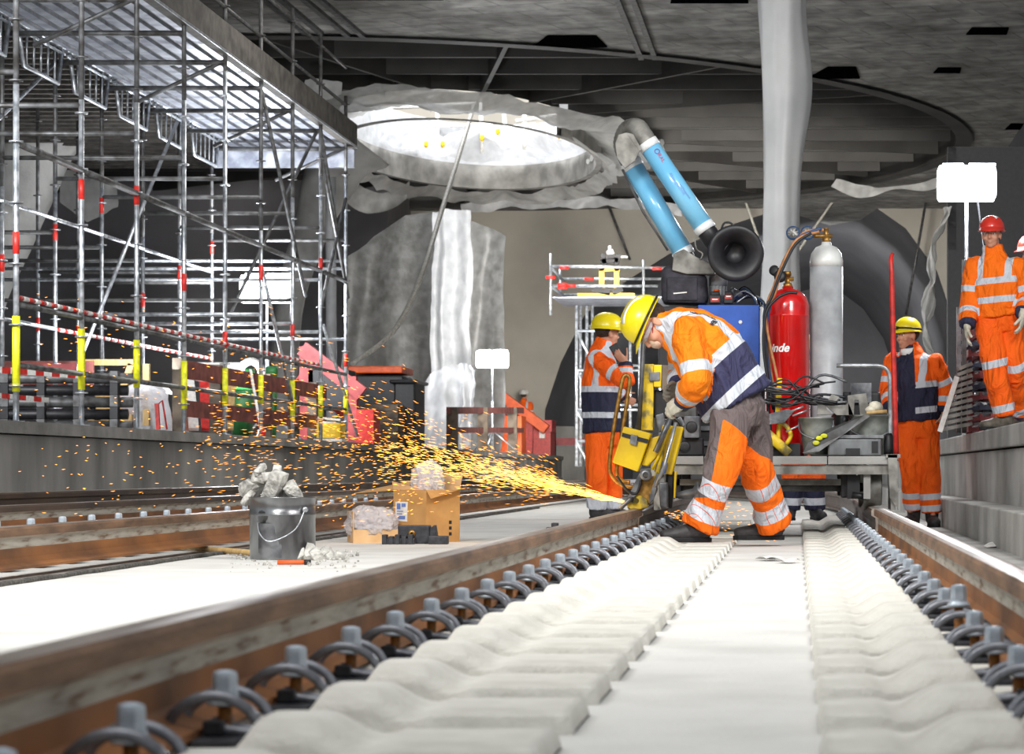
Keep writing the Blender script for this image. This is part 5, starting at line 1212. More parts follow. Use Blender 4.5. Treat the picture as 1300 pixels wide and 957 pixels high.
for i in range(n+1):
    t = i/n*(len(pts)-1); k = min(int(t), len(pts)-2); f = t-k
    a, b, c, d = pts[max(k-1, 0)], pts[k], pts[k+1], pts[min(k+2, len(pts)-1)]
    P_.append(.5*((2*b)+(c-a)*f+(2*a-5*b+4*c-d)*f*f+(3*b-a-3*c+d)*f**3)); R_.append(.064+.004*(i % 2))
m.loft(P_, R_, (0, 1, 0), 24); m.build('elbow_hose', 'frame_grey', arm)
for d in (-.20, .0):
    m = MB(); m.prism([Wa(781, 182, d), Wa(785, 171, d), Wa(795, 168, d), Wa(812, 192, d), Wa(806, 204, d), Wa(793, 214, d), Wa(783, 200, d)], (0, .012, 0)); m.prism([Wa(795, 168, d+.02), Wa(804, 170, d+.02), Wa(815, 190, d+.02), Wa(806, 196, d+.02)], (0, .012, 0)); m.build('hinge_plate', 'frame_grey', arm, bevel=.003)
m = MB(); m.loft([Wa(790, 215, .05), Wa(817, 270, .05), Wa(848, 318, .05)], [.008]*3, (0, 1, 0), 8); m.build('support_rod', 'galv_dark', arm)
m = MB(); m.prism([Wa(855, 322, -.02), Wa(868, 316, -.02), Wa(884, 326, -.02), Wa(905, 335, -.02), (Wa(908, 348, -.02)), Wa(872, 348, -.02), Wa(853, 343, -.02)], (0, .14, 0)); m.build('base_bracket', 'frame_grey', arm, bevel=.006)
m = MB(); m.loft([Wa(882, 302, -.18), Wa(884, 316, -.18), Wa(892, 322, -.18), Wa(889, 330, -.18)], [(.014, .006)]*4, (0, 1, 0), 8, sub=3); m.build('latch', 'frame_grey', arm)
m = MB(); m.loft([B2, B2+x2*.05, Wa(912, 312, -.06), Wa(925, 320, -.08)], [.062, .066, .07, .075], (0, 1, 0), 24, sub=4); m.build('hood_neck', 'rubber', arm)
hc_ = Wa(933, 321, -.12); ax = V(.10, -1, -.12).normalized()
m = MB(); m.lathe([(.05, -.06), (.10, -.03), (.155, .02), (.182, .055), (.188, .075), (.180, .09), (.150, .085), (.105, .06), (.078, .03), (.068, 0), (.066, -.04), (.001, -.045)], hc_, ax, 48, cap=False); m.build('suction_hood', 'rubber', arm)
m = MB(); m.loft([hc_+V(-.09, 0, .16), hc_+V(-.07, 0, .20), hc_+V(-.03, 0, .20), hc_+V(-.01, 0, .175)], [.007]*4, (0, 1, 0), 8, sub=3); m.build('hood_handle', 'rubber', arm)
tx = x2; face = V(-.0, -1, 0); up_ = face.cross(tx).normalized(); up_ = -up_ if up_.x < 0 and False else up_
yv = tx.cross(V(0, -1, 0)).normalized()*-1
off = V(0, -1, 0)*.0695
def arm_text(body, at, size, m_, side_off=-.016):
    c = A2+(B2-A2)*at; x = tx; y = (V(0, -1, 0).cross(x)).normalized(); mm = M4(c+V(0, -.0685, 0)-y*0+y*(-side_off*-1), x, y)
    return text(body, 'lettering', size, m_, mm, o2, .0006)
arm_text('O', .13, .050, 'purple', .02); arm_text('RAL', .205, .036, 'magenta', .02)
m = MB(); c = A2+(B2-A2)*.13; yy = (V(0, -1, 0).cross(tx)).normalized(); cc = c+V(0, -.066, 0)-yy*.02
arm_text('Absaugtechnik', .50, .030, 'pale_violet', .012); arm_text('und Filtertechnik', .60, .018, 'pale_violet', .028)
# gas cylinders
rg = thing('gas_cylinder', 'glossy red gas cylinder standing on the trolley, the shorter one', 'gas cylinder', V(Wt(1000, 0, .7).x, Yt+.7, ZD)); c = ORI[rg.name]; H = Wt(0, 362, .7).z-ZD; Hs = Wt(0, 383, .7).z-ZD
m = MB(); m.lathe([(.10, 0), (.135, .01), (.142, .04), (.142, Hs-.10), (.1435, Hs-.098), (.1435, Hs-.09), (.142, Hs-.088), (.141, Hs-.02), (.125, Hs+.03), (.085, Hs+.07), (.04, Hs+.085), (.035, Hs+.10)], c, n=48); m.build('body', 'red_gas', rg)
m = MB(); m.lathe([(.03, Hs+.09), (.03, Hs+.12), (.018, Hs+.125), (.018, Hs+.17), (.024, Hs+.17), (.024, Hs+.20)], c, n=16); m.tube([c+V(-.07, 0, Hs+.15), c+V(.04, 0, Hs+.15)], .014, 10); m.build('valve', 'brass', rg)
m = MB(); m.lathe([(.012, 0), (.04, .005), (.04, .03), (.02, .035)], c+V(-.05, -.03, Hs+.16), (0, -1, .2), 16); m.lathe([(.012, 0), (.035, .005), (.035, .03), (.02, .035)], c+V(-.08, .0, Hs+.20), (-.4, -1, .2), 16); m.build('regulator', 'black', rg)
text('Linde', 'lettering', .075, 'sticker', M4(c+V(0, -.1438, Wt(0, 443, .7).z-ZD), (1, 0, 0), (0, 0, 1)), rg, .0006, shear=.3, wrap=.1438, bold=.002, x0=-.075)
gg = thing('gas_cylinder', 'tall grey gas cylinder with a white shoulder standing on the trolley', 'gas cylinder', V(Wt(1049, 0, .8).x, Yt+.8, ZD)); c = ORI[gg.name]; Hs = Wt(0, 338, .8).z-ZD
m = MB(); m.lathe([(.09, 0), (.107, .01), (.11, .04), (.11, Hs)], c, n=48); m.build('body', 'grey_gas', gg)
m = MB(); m.lathe([(.1105, Hs-.006), (.1105, Hs+.035), (.100, Hs+.085), (.07, Hs+.125), (.035, Hs+.14), (.03, Hs+.16)], c, n=48); m.build('shoulder', 'white_gas', gg)
m = MB(); m.ell(c+V(.035, -.075, Hs+.085), (.02, .012, .014)); m.build('sticker', 'yellow_sleeve', gg)
m = MB(); m.lathe([(.028, Hs+.15), (.028, Hs+.19), (.016, Hs+.195), (.016, Hs+.245), (.022, Hs+.25)], c, n=16); m.tube([c+V(-.13, 0, Hs+.20), c+V(.04, 0, Hs+.20)], .014, 10); m.build('valve', 'brass', gg)
for k, xx in enumerate((-.125, -.22)):
    m = MB(); m.lathe([(.02, 0), (.046, .005), (.046, .03), (.038, .036)], c+V(xx, -.01, Hs+.215), (0, -1, .1), 20); m.lathe([(.001, .037), (.036, .037)], c+V(xx, -.01, Hs+.215), (0, -1, .1), 20, mi=1); m.build('gauge', ['hose_blue', 'label_white'], gg)
ctr = lambda: None
hs = [[(1046, 292), (1020, 296), (998, 325), (982, 365), (974, 390), (976, 450), (984, 500), (992, 540)], [(1043, 290), (1016, 300), (1000, 322), (986, 362), (977, 392), (972, 430), (980, 495), (985, 535)], [(1040, 294), (1012, 304), (994, 335), (984, 372), (972, 398), (978, 440), (988, 490), (985, 530)], [(1030, 296), (1010, 310), (992, 345), (980, 376), (970, 402), (974, 470), (976, 520), (980, 560)], [(1012, 372), (1000, 372), (985, 380), (972, 400), (970, 450), (982, 520)]]
for i, h in enumerate(hs):
    m = MB(); m.loft([Wt(x, y, .48-.02*i) for x, y in h], [.0095]*len(h), (0, 1, 0), 8, sub=5)
    m.one('gas_hose', ['hose_orange', 'hose_blue', 'hose_orange', 'hose_black', 'hose_black'][i], ['upper orange gas hose arching from the grey cylinder valve', 'blue gas hose arching from the grey cylinder valve', 'lower orange gas hose arching behind the red cylinder neck', 'black gas hose arching lowest from the gauges', 'short black hose from the red cylinder valve'][i], 'hose')
# bar, buckets and tools
bar_ = MB(); bar_.loft([Wt(1138, 578, -.0), Wt(1135, 480, .0), Wt(1132, 345, .0), Wt(1131, 330, .0), Wt(1133, 322, .02)], [.018, .018, .016, .014, .012], (0, 1, 0), 10, sub=2); bar_.one('crowbar', 'red_paint', 'long red bar standing upright at the right end of the trolley', 'bar')
def pail(px, yb, yt, hw, d, label, m_='bucket_dull', name='bucket', liner=None):
    c = Wt(px, yb, d); r = hw/F*(Yt+d); h = (yb-yt)/F*(Yt+d); t = thing(name, label, 'bucket', c)
    m = MB(); m.lathe([(r*.70, 0), (r*.72, .006), (r*.80, h*.35), (r*.82, h*.36), (r*.88, h*.6), (r*.90, h*.66), (r*.91, h*.72), (r*.97, h*.95), (r*1.03, h*.97), (r*1.03, h), (r*.96, h), (r*.70, .02), (.001, .02)], c, n=36, cap=False); m.build('body', m_, t)
    m = MB(); m.loft([c+V(-r, 0, h*.93), c+V(-r*.9, -r*.5, h*.6), c+V(0, -r*1.05, h*.42), c+V(r*.9, -r*.5, h*.6), c+V(r, 0, h*.93)], [.004]*5, (0, 0, 1), 6, sub=4); m.build('handle', 'galv', t); return t
pail(1036, 577, 530, 22, .22, 'dull zinc bucket on the trolley beside the diagonal blade')
pail(1070, 560, 525, 14, .42, 'small shiny zinc bucket in the middle of the bucket row', 'bucket_metal')
pail(1105, 577, 527, 27, .30, 'widest zinc bucket at the right end of the trolley')
t = thing('metal_bracket', 'grey notched metal plates lying across the zinc buckets', 'bracket', Wt(1070, 527, .3))
for pl in ([(1037, 527), (1038, 508), (1048, 512), (1050, 520), (1058, 526)], [(1047, 514), (1056, 500), (1066, 504), (1060, 512), (1068, 508), (1078, 512), (1084, 527), (1062, 527)], [(1076, 502), (1100, 499), (1104, 527), (1092, 527), (1090, 508), (1085, 508), (1084, 527), (1077, 527)]):
    m = MB(); m.prism([Wt(x, y, .2) for x, y in pl], (0, .06, 0)); m.build('plate', 'frame_grey', t, bevel=.002)
m = MB(); m.ell(Wt(1111, 517, .25), (.05, .05, .04)); m.ell(Wt(1105, 520, .22), (.04, .04, .025)); me, w_ = None, None
m.one('work_glove', 'glove', 'pale work glove lying on the widest zinc bucket', 'glove')
m = MB(); m.tube([Wt(1100, 524, .12), Wt(1126, 522, .12)], .012, 8); m.one('wooden_handle', 'timber', 'short wooden handle lying across the widest zinc bucket', 'handle')
sh_ = thing('shovel', 'dark steel shovel blade leaning diagonally across the buckets', 'shovel', Wt(1050, 575, .02))
m = MB(); m.prism([Wt(1019, 575, .02), Wt(1026, 562, .02), Wt(1050, 545, .04), Wt(1098, 526, .12), Wt(1105, 528, .12), Wt(1070, 552, .04), Wt(1040, 573, .02)], (0, .008, 0)); m.build('blade', 'galv_dark', sh_)
m = MB()
for x, y in ((1040, 556), (1046, 553), (1036, 562)): m.ell(Wt(x, y, .012), (.022, .004, .014))
m.build('paint_marks', 'yellow_sleeve', sh_)
tb = thing('metal_tray', 'scratched bluish steel tool tray at the front of the trolley deck', 'tray', Wt(1086, 578, .05))
m = MB(); m.b2((Wt(1051, 0).x, Yt+.06, ZD+.002), (Wt(1120, 0).x, Yt+.30, Wt(0, 556).z)); m.build('body', 'bucket_metal', tb, bevel=.01)
m = MB(); m.b2((Wt(1050, 0).x, Yt+.05, Wt(0, 556).z), (Wt(1122, 0).x, Yt+.31, Wt(0, 552).z)); m.build('rim', 'steel', tb)
m = MB(); m.b2((Wt(1074, 0).x, Yt+.03, Wt(0, 578).z), (Wt(1092, 0).x, Yt+.06, Wt(0, 569).z)); m.build('recess', 'black', tb); m = MB(); m.b2((Wt(1107, 0).x, Yt+.045, Wt(0, 575).z), (Wt(1115, 0).x, Yt+.06, Wt(0, 560).z)); m.build('recess', 'black', tb)
m = MB(); m.loft([Wt(1129, 577, .1), Wt(1129, 560, .1), Wt(1128, 550, .1)], [.035, .035, .02], (1, 0, 0), 14, sub=2); m.one('black_canister', 'black', 'small black canister between the tray and the red bar', 'canister')
rn = random.Random(5)
for i in range(14):
    y0 = 482+rn.random()*38; x0 = 968+rn.random()*12; x1_ = 1040+rn.random()*36; y1_ = 484+rn.random()*30; d = .1+rn.random()*.3
    m = MB(); m.loft([Wt(x0, y0, d), Wt((x0*2+x1_)/3, y0-6+rn.random()*14, d), Wt((x0+2*x1_)/3, y1_-8+rn.random()*14, d), Wt(x1_, y1_, d)], [.0085 if i % 3 else .006]*4, (0, 1, 0), 7, sub=5)
    m.one('cable', 'hose_black' if i % 4 else 'steel', 'black cable looping in front of the gas cylinders', 'cable', 'black cables looping in front of the gas cylinders')
yt_ = thing('rail_clamp', 'yellow steel clamp tool lying on the trolley left of the buckets', 'clamp', Wt(985, 578, .1))
m = MB(); m.loft([Wt(960, 546, .1), Wt(975, 552, .1), Wt(1002, 576, .1)], [(.035, .03), (.04, .035), (.03, .03)], (0, 1, 0), 10, sub=2, power=.5); m.build('arm', 'yellow_dirty', yt_)
m = MB(); m.loft([Wt(988, 562, .15), Wt(989, 540, .15), Wt(997, 540, .15), Wt(1004, 552, .15), Wt(998, 564, .15)], [.014]*5, (0, 1, 0), 8, sub=3); m.build('loop', 'yellow_dirty', yt_)
m = MB(); m.bar(Wt(990, 480, .35), Wt(987, 524, .35), .03, .03, up=(0, 1, 0)); m.one('yellow_post', 'yellow', 'short yellow post behind the cables beside the red cylinder', 'post')
m = MB(); m.prism([Wt(966, 528, .05), Wt(1000, 519, .12), Wt(1008, 522, .12), Wt(996, 536, .05), Wt(968, 540, .05)], (0, .01, 0)); m.one('steel_plate', 'steel', 'tilted grey steel plate above the yellow clamp', 'plate')
m = MB(); m.b2((Wt(968, 0).x, Yt+.2, ZD), (Wt(1016, 0).x, Yt+.6, Wt(0, 562).z)); m.one('dark_crate', 'black', 'dark crate under the yellow clamp', 'crate')
for i, (a, b) in enumerate((((1004, 522), (1020, 516)), ((1006, 528), (1024, 521)), ((998, 548), (1014, 540)))):
    m = MB(); m.tube([Wt(*a, .08), Wt(*b, .08)], .006, 6); m.one('steel_rod', 'galv', ['upper thin steel rod sticking out beside the steel plate', 'lower thin steel rod sticking out beside the steel plate', 'steel rod sticking out above the dark crate'][i], 'rod')

# ================================================================ RAIL GRINDER
Yg = 15.45; Wg = lambda x, y, d=0.: W(x, y, Yg+d)
gr = thing('rail_grinder', 'yellow rail grinding machine throwing sparks, held by the bending worker', 'grinder', Wg(815, 645))
def gp(name, pts, d, th, m_, bev=.003, par=None):
    m = MB(); m.prism([Wg(x, y, d) for x, y in pts], (0, th, 0)); return m.build(name, m_, par or gr, bevel=bev)
def gt(name, pts, r, m_, d=0., sub=1, par=None, n=10):
    m = MB(); m.loft([Wg(q[0], q[1], d+(q[2] if len(q) > 2 else 0)) for q in pts], [r]*len(pts), (0, 1, 0), n, sub=sub); return m.build(name, m_, par or gr)
col_ = gp('column', [(816, 462), (830, 462), (829, 546), (813, 546)], .05, .12, 'yellow_dirty')
gp('column_box', [(830, 463), (840, 463), (839, 491), (830, 491)], .04, .14, 'yellow')
gp('panel', [(840, 463), (853, 464), (853, 495), (839, 495)], .06, .10, 'timber_grey')
gp('latch', [(824, 473), (838, 472), (838, 483), (824, 484)], .03, .02, 'steel', par=col_)
gp('motor_block', [(830, 495), (848, 496), (850, 532), (829, 530)], .10, .10, 'black', .01)
gt('pole', [(819, 398), (811, 546)], .014, 'galv_dark', .0)
bx_ = gp('tool_box', [(792, 541), (827, 550), (810, 599), (777, 587)], -.12, .16, 'yellow', .008)
gp('strap', [(790, 549), (824, 558), (822, 563), (789, 554)], -.128, .01, 'black', .001, bx_)
gp('clasp', [(801, 551), (810, 553), (808, 566), (799, 563)], -.14, .02, 'steel', .003, bx_)
gp('drive_housing', [(841, 539), (868, 542), (853, 603), (830, 599)], -.05, .14, 'yellow', .008)
gp('front_housing', [(826, 556), (841, 552), (838, 575), (822, 592), (814, 590)], -.08, .12, 'yellow', .008)
gp('grey_label', [(835, 582), (848, 588), (845, 601), (831, 598)], -.056, .01, 'pale_violet', .001)
gp('belt_guard', [(846, 598), (856, 598), (853, 646), (845, 643)], -.02, .10, 'black', .01)
gp('guard_stripe', [(856, 598), (859, 598), (857, 632), (855, 632)], -.02, .08, 'yellow', .002)
gt('grip_bar', [(853, 526), (832, 574)], .017, 'steel', -.12)
gt('feed_rod', [(858, 536), (844, 590), (832, 618)], .011, 'galv', -.10)
gt('feed_rod', [(850, 540), (836, 580), (828, 596)], .009, 'yellow', -.09)
gt('spindle_tube', [(843, 560), (830, 622)], .014, 'yellow_dirty', -.07)
gt('hoop_handle', [(806, 618), (790, 616), (778, 606), (774, 590), (779, 545), (789, 488), (793, 477), (798, 478), (799, 487), (793, 530), (786, 575), (783, 600), (790, 610), (800, 612)], .0125, 'brass', -.02, 4)
m = MB(); m.lathe([(.018, -.03), (.032, -.03), (.034, 0), (.034, .03), (.018, .03), (.018, -.03)], Wg(820, 603, -.12), (0, 1, 0), 24, cap=False); m.build('pulley', 'steel', gr)
gp('grinding_head', [(812, 606), (832, 604), (834, 622), (826, 640), (806, 642), (802, 628)], -.06, .12, 'brass', .01)
gp('head_plate', [(806, 612), (812, 600), (816, 604), (808, 628), (798, 640), (795, 636)], -.10, .03, 'steel', .003)
gp('head_plate', [(834, 598), (838, 604), (830, 634), (824, 640), (824, 632)], -.10, .03, 'steel', .003)
gp('wheel_guard', [(793, 640), (800, 630), (812, 628), (822, 634), (823, 643), (812, 647), (800, 646)], -.08, .10, 'yellow_dirty', .008)
m = MB(); m.lathe([(.0, -.02), (.045, -.02), (.045, .02), (.0, .02)], Wg(806, 640, -.02), (0, 1, .3), 28); m.build('grinding_wheel', 'galv_dark', gr)
m = MB(); m.lathe([(.008, -.03), (.016, -.03), (.016, .02)], Wg(805, 635, -.10), (-.5, -1, .1), 14, cap=False); m.build('nozzle', 'steel', gr)
gt('nozzle_pipe', [(787, 646), (793, 640), (802, 632)], .014, 'steel', -.10, 3)
for pts in ([(832, 527), (842, 524), (846, 545), (836, 549)], [(858, 532), (864, 528), (870, 540), (862, 546)]): gp('bracket', pts, .0, .06, 'steel', .006)
gt('skid', [(808, 652), (818, 648), (830, 641)], .008, 'steel', -.12)
gp('rail_shoe', [(836, 612), (848, 612), (848, 646), (838, 644)], -.10, .06, 'steel', .01)
gt('hydraulic_hose', [(783, 604), (796, 622), (808, 626), (814, 610)], .008, 'hose_black', -.1, 5)
gt('hydraulic_hose', [(852, 560), (866, 552), (862, 536), (850, 528)], .009, 'hose_black', .0, 5)

# ================================================================ SPARKS
rs = random.Random(21); S_O = V(RL-.03, 15.4, .235)
def sparks(n, fn, m_, label, name='sparks'):
    mb = MB()
    for i in range(n):
        p, v, L, r = fn(); v = v.normalized(); x = v.orthogonal().normalized(); y = v.cross(x)
        o = len(mb.v); mb.v += [p-v*L/2, p+x*r, p+y*r, p-x*r, p-y*r, p+v*L/2]
        for f in ((0, 2, 1), (0, 3, 2), (0, 4, 3), (0, 1, 4), (5, 1, 2), (5, 2, 3), (5, 3, 4), (5, 4, 1)): mb.f.append([q+o for q in f]); mb.m.append(0); mb.s.append(False)
    o = mb.build(name, m_, None, S_O); return tag(o, label, 'sparks', None, 'stuff')
def dirv(e, a): return V(-math.cos(e)*math.cos(a), math.sin(a), math.sin(e))
def sp_core():
    d = 1.55*rs.random()**1.15; e = math.radians(rs.gauss(14, 2.8)); a = math.radians(rs.gauss(0, 5)); v = dirv(e, a); p = S_O+v*d-V(0, 0, .025*d*d); return p, v-V(0, 0, .05*d), (.028+.05*rs.random())*(1-.3*d), .0010
def sp_mid():
    d = .5+2.1*rs.random()**1.3; e = math.radians(rs.gauss(14.5, 6)); a = math.radians(rs.gauss(0, 8)); v = dirv(e, a); return S_O+v*d-V(0, 0, .022*d*d), v-V(0, 0, .1*d+rs.gauss(0, .12)), .016+.030*rs.random(), .00125
def sp_far():
    d = 1.3+2.4*rs.random()**1.5; e = math.radians(rs.uniform(-1, 25)); a = math.radians(rs.gauss(0, 12)); v = dirv(e, a); p = S_O+v*d-V(0, 0, .02*d*d); return p, v+V(0, 0, rs.gauss(-.2, .25)), .010+.018*rs.random(), .0019
def sp_back():
    d = .05+.7*rs.random(); e = math.radians(rs.gauss(-6, 7)); v = dirv(e, math.radians(rs.gauss(0, 10))); v.x = -v.x; return S_O+V(.15, -.1, 0)+v*d-V(0, 0, .05), v, .01+.02*rs.random(), .0014
sparks(1300, sp_core, 'spark_hot', 'dense yellow jet of grinding sparks shooting left from the rail')
sparks(1300, sp_mid, 'spark', 'orange sparks fanning out above the slab left of the grinder')
sparks(520, sp_far, 'spark', 'scattered orange sparks flying above the box and the bucket')
sparks(120, sp_back, 'spark', 'few small sparks dropping behind the grinder beside the boot')
l = bpy.data.lights.new('spark_glow', 'POINT'); l.energy = 2.5; l.color = (1, .6, .2); l.shadow_soft_size = .12
lo = bpy.data.objects.new('spark_glow', l); COL.objects.link(lo); lo.location = S_O+V(-.25, -.1, .05)

# ================================================================ FOREGROUND THINGS ON THE SLAB
Yk = 12.7; Wk = lambda x, y, d=0.: W(x, y, Yk+d)
def rock(c, r, seed, mb=None, flat=1.):
    b = bmesh.new(); bmesh.ops.create_icosphere(b, subdivisions=2, radius=1)
    for v in b.verts:
        n = noise.noise(v.co*1.3+V(seed, seed*3.1, 0)); k = 1+.55*n; q = v.co*k
        v.co = V(max(-.75, min(.75, q.x)), max(-.7, min(.7, q.y)), max(-.6, min(.6, q.z)))
    R = rot((seed % 3, 1, .4), seed*1.7); rr = r if hasattr(r, '__len__') else (r, r, r*flat)
    vs = [Vector(c)+R @ V(v.co.x*rr[0], v.co.y*rr[1], v.co.z*rr[2]) for v in b.verts]; fs = [[v.index for v in f.verts] for f in b.faces]; b.free()
    mb = mb or MB(); mb.add(vs, fs); return mb
bk = thing('paint_bucket', 'dented shiny metal bucket heaped with rubble between the tracks', 'bucket', Wk(359, 709)); c = V(Wk(359, 0).x, Yk, 0); H = .305; r = .158
m = MB(); m.lathe([(r*.985, 0), (r, .006), (r, H*.70), (r*1.03, H*.71), (r*1.03, H*.73), (r, H*.74), (r, H*.97), (r*1.035, H*.98), (r*1.035, H), (r*.98, H), (r*.98, .02), (.001, .02)], c, n=64, cap=False)
for p in m.v:
    a = math.atan2(p.y-c.y, p.x-c.x); dz = p.z/H
    k = 1-.05*math.exp(-((a+1.75)/.5)**2)*math.exp(-((dz-.4)/.35)**2)+.02*math.sin(a*5+dz*4)*(1 if .1 < dz < .9 else .3)
    p.x = c.x+(p.x-c.x)*k; p.y = c.y+(p.y-c.y)*k
m.build('body', 'bucket_metal', bk)
m = MB(); n = 12
m.grid(lambda u, v: c+V(math.sin(-.62+u*.78)*r*1.015, -math.cos(-.62+u*.78)*r*1.015+.004, .012+v*.165), 12, 4); m.build('label', 'steel', bk)
m = MB(); m.loft([c+V(-r*.62, -r*.8, H*.62), c+V(-r*.5, -r*1.04, H*.42), c+V(-.02, -r*1.2, H*.30), c+V(.09, -r*1.05, H*.48), c+V(.13, -r*.75, H*.80)], [.0032]*5, (0, 0, 1), 6, sub=5); m.build('handle', 'galv', bk)
m = MB(); m.lathe([(.014, 0), (.014, .012), (.006, .014)], c+V(.128, -r*.68, H*.80), (.5, -1, 0), 12); m.build('handle_lug', 'galv', bk)
for i, (x, y, rx, rz, sd, d) in enumerate([(347, 624, .150, .070, 3, -.03), (318, 620, .075, .055, 5, .02), (329, 606, .05, .035, 8, .02), (345, 606, .055, .04, 11, -.02), (371, 622, .045, .05, 14, -.05), (352, 634, .13, .035, 17, .0), (330, 596, .022, .022, 21, 0), (352, 600, .028, .03, 24, 0), (378, 634, .04, .03, 27, 0), (315, 632, .035, .03, 31, 0)]):
    m = rock(Wk(x, y, d), (rx, .06, rz), sd); m.one('rubble_lump', 'rubble', 'lump of grey white mortar heaped in the metal bucket', 'rubble', 'mortar lumps in the metal bucket')
for i, (x, y, rr, sd, d) in enumerate([(413, 706, .050, 40, .0), (395, 708, .055, 43, -.1), (402, 714, .048, 45, -.2), (418, 713, .030, 47, -.1), (432, 714, .036, 52, -.1), (383, 714, .04, 55, -.1), (440, 716, .018, 60, 0)]):
    p = Wk(x, y, d); p.z = rr*.55; m = rock(p, (rr, rr*.8, rr*.9), sd); m.one('rubble_lump', 'rubble', 'broken concrete lump lying right of the metal bucket', 'rubble', 'concrete lumps beside the metal bucket')
rk = random.Random(8); m = MB()
for i in range(240):
    x = 290+rk.random()*165; y = 700+abs(rk.gauss(0, 1))*10; Yq = F*CZ/(min(y, 726)-CY); s_ = .003+.009*rk.random()**2; rock(V((x-CX)*Yq/F, Yq, s_*.4), s_, i+100, m)
m.one('rubble_crumbs', 'rubble', 'small crumbs and dust of mortar scattered around the metal bucket', 'rubble', kind='stuff')
st = thing('wooden_handle', 'long wooden tool handle with a yellow end lying left of the bucket', 'tool handle', V(W(265, 698, 13).x, 13.3, 0))
m = MB(); a, b = V(W(211, 0, 14.3).x, 14.3, .02), V(W(326, 0, 13.0).x, 13.0, .02); m.tube([a+(b-a)*.22, b], .015, 10); m.build('shaft', 'timber', st)
m = MB(); m.tube([a, a+(b-a)*.05, a+(b-a)*.22], [.013, .016, .015], 10); m.build('grip', 'yellow', st)
m = MB(); q = V(W(352, 0, 11.9).x, 11.9, .012); m.tube([q, q+V(.14, .02, 0)], .010, 8); m.tube([q+V(.12, .015, 0), q+V(.15, .022, 0)], .0125, 8, mi=1); m.one('orange_chisel', ['orange_paint', 'black'], 'orange handled chisel lying in the rubble before the bucket', 'chisel')
# cardboard boxes
Yx = 15.6; X0 = V(W(541, 0, Yx).x, Yx, 0); u1 = V(-.80, .60, 0)*.275; u2 = V(.56, .83, 0)*.30; Hb = .315
cb = thing('cardboard_box', 'open brown cardboard box with clear film sticking out', 'box', X0+(u1+u2)/2)
m = MB(); th = .006
for p, d in ((X0, u1), (X0, u2), (X0+u1, u2), (X0+u2, u1)): m.add([p, p+d, p+d+V(0, 0, Hb), p+V(0, 0, Hb)], [(0, 1, 2, 3)])
m.add([X0+V(0, 0, .003), X0+u1+V(0, 0, .003), X0+u1+u2+V(0, 0, .003), X0+u2+V(0, 0, .003)], [(0, 1, 2, 3)]); m.build('carton', 'cardboard', cb, solid=.005)
T = V(0, 0, Hb)
for i, q in enumerate([[X0+u1+T, X0+u1+u2+T, X0+u1*1.55+u2*.95+T+V(0, 0, .05), X0+u1*2.3+u2*.05+T+V(0, 0, -.02)], [X0+u2+T, X0+T, X0+V(.035, -.05, -.05)+T+V(0, 0, .06)*0, X0+u2+V(.05, -.05, .02)+T]]):
    m = MB(); m.add(q, [(0, 1, 2, 3)]); m.build('flap', 'cardboard', cb, solid=.004)
m = MB(); m.add([X0+u2+T, X0+u1+u2+T, X0+u1+u2*1.1+T+V(0, 0, .09), X0+u2*1.1+T+V(0, 0, .10)], [(0, 1, 2, 3)]); m.build('flap', 'cardboard_in', cb, solid=.004)
m = MB(); m.add([X0+T+u1*1.0+V(0, 0, .002), X0+T+u1*1.05+V(-.0, 0, .055), X0+T+u1*.1+V(0, .02, .0), X0+T+V(0, 0, 0)], [(0, 1, 2, 3)]); m.build('flap', 'cardboard_in', cb, solid=.004)
nrm = u1.cross(V(0, 0, 1)).normalized(); nrm = -nrm if nrm.y > 0 else nrm
m = MB(); e1 = u1.normalized(); b0 = X0+u1*.93+nrm*.005
m.add([b0+V(0, 0, .13), b0-e1*.10+V(0, 0, .125), b0-e1*.105+V(0, 0, .245), b0-e1*.0+V(0, 0, .245)], [(0, 1, 2, 3)]); lb_ = m.build('address_label', 'label_white', cb, solid=.001)
m = MB()
for (f0, f1, z0, z1) in ((.015, .045, .20, .235), (.055, .09, .215, .235), (.015, .07, .185, .19), (.015, .06, .17, .175), (.02, .085, .14, .16)): m.add([b0-e1*f0+nrm*.003+V(0, 0, z0), b0-e1*f1+nrm*.003+V(0, 0, z0), b0-e1*f1+nrm*.003+V(0, 0, z1), b0-e1*f0+nrm*.003+V(0, 0, z1)], [(0, 1, 2, 3)])
m.build('print', 'pale_violet', lb_)
n2 = u2.cross(V(0, 0, 1)).normalized(); n2 = -n2 if n2.y > 0 else n2; e2 = u2.normalized(); m = MB()
for z0 in (.04, .075, .11): m.add([X0+e2*.20+n2*.004+V(0, 0, z0), X0+e2*.225+n2*.004+V(0, 0, z0), X0+e2*.225+n2*.004+V(0, 0, z0+.02), X0+e2*.20+n2*.004+V(0, 0, z0+.02)], [(0, 1, 2, 3)])
m.build('care_symbols', 'ink', cb)
def crumple(c, r, seed, label, name='plastic_bag', squash=1.):
    b = bmesh.new(); bmesh.ops.create_icosphere(b, subdivisions=5, radius=1); vs = []
    for v in b.verts:
        p = v.co; k = 1+.22*noise.noise(p*1.6+V(seed, 0, 0))+.16*(1-abs(noise.noise(p*3.5+V(0, seed, 0)))*2.5)+.05*noise.noise(p*9)
        vs.append(Vector(c)+V(p.x*r[0]*k, p.y*r[1]*k, max(p.z*r[2]*k, -r[2]*squash)))
    fs = [[v.index for v in f.verts] for f in b.faces]; b.free(); m = MB(); m.add(vs, fs, 0, True); return m.one(name, 'bag_clear', label, 'plastic bag')
crumple(W(542, 613, Yx+.18), (.10, .08, .12), 3, 'crumpled clear plastic bag sticking up out of the tall box')
crumple(W(472, 664, Yx+.05), (.145, .09, .10), 9, 'crumpled clear plastic bag spilling from the low box')
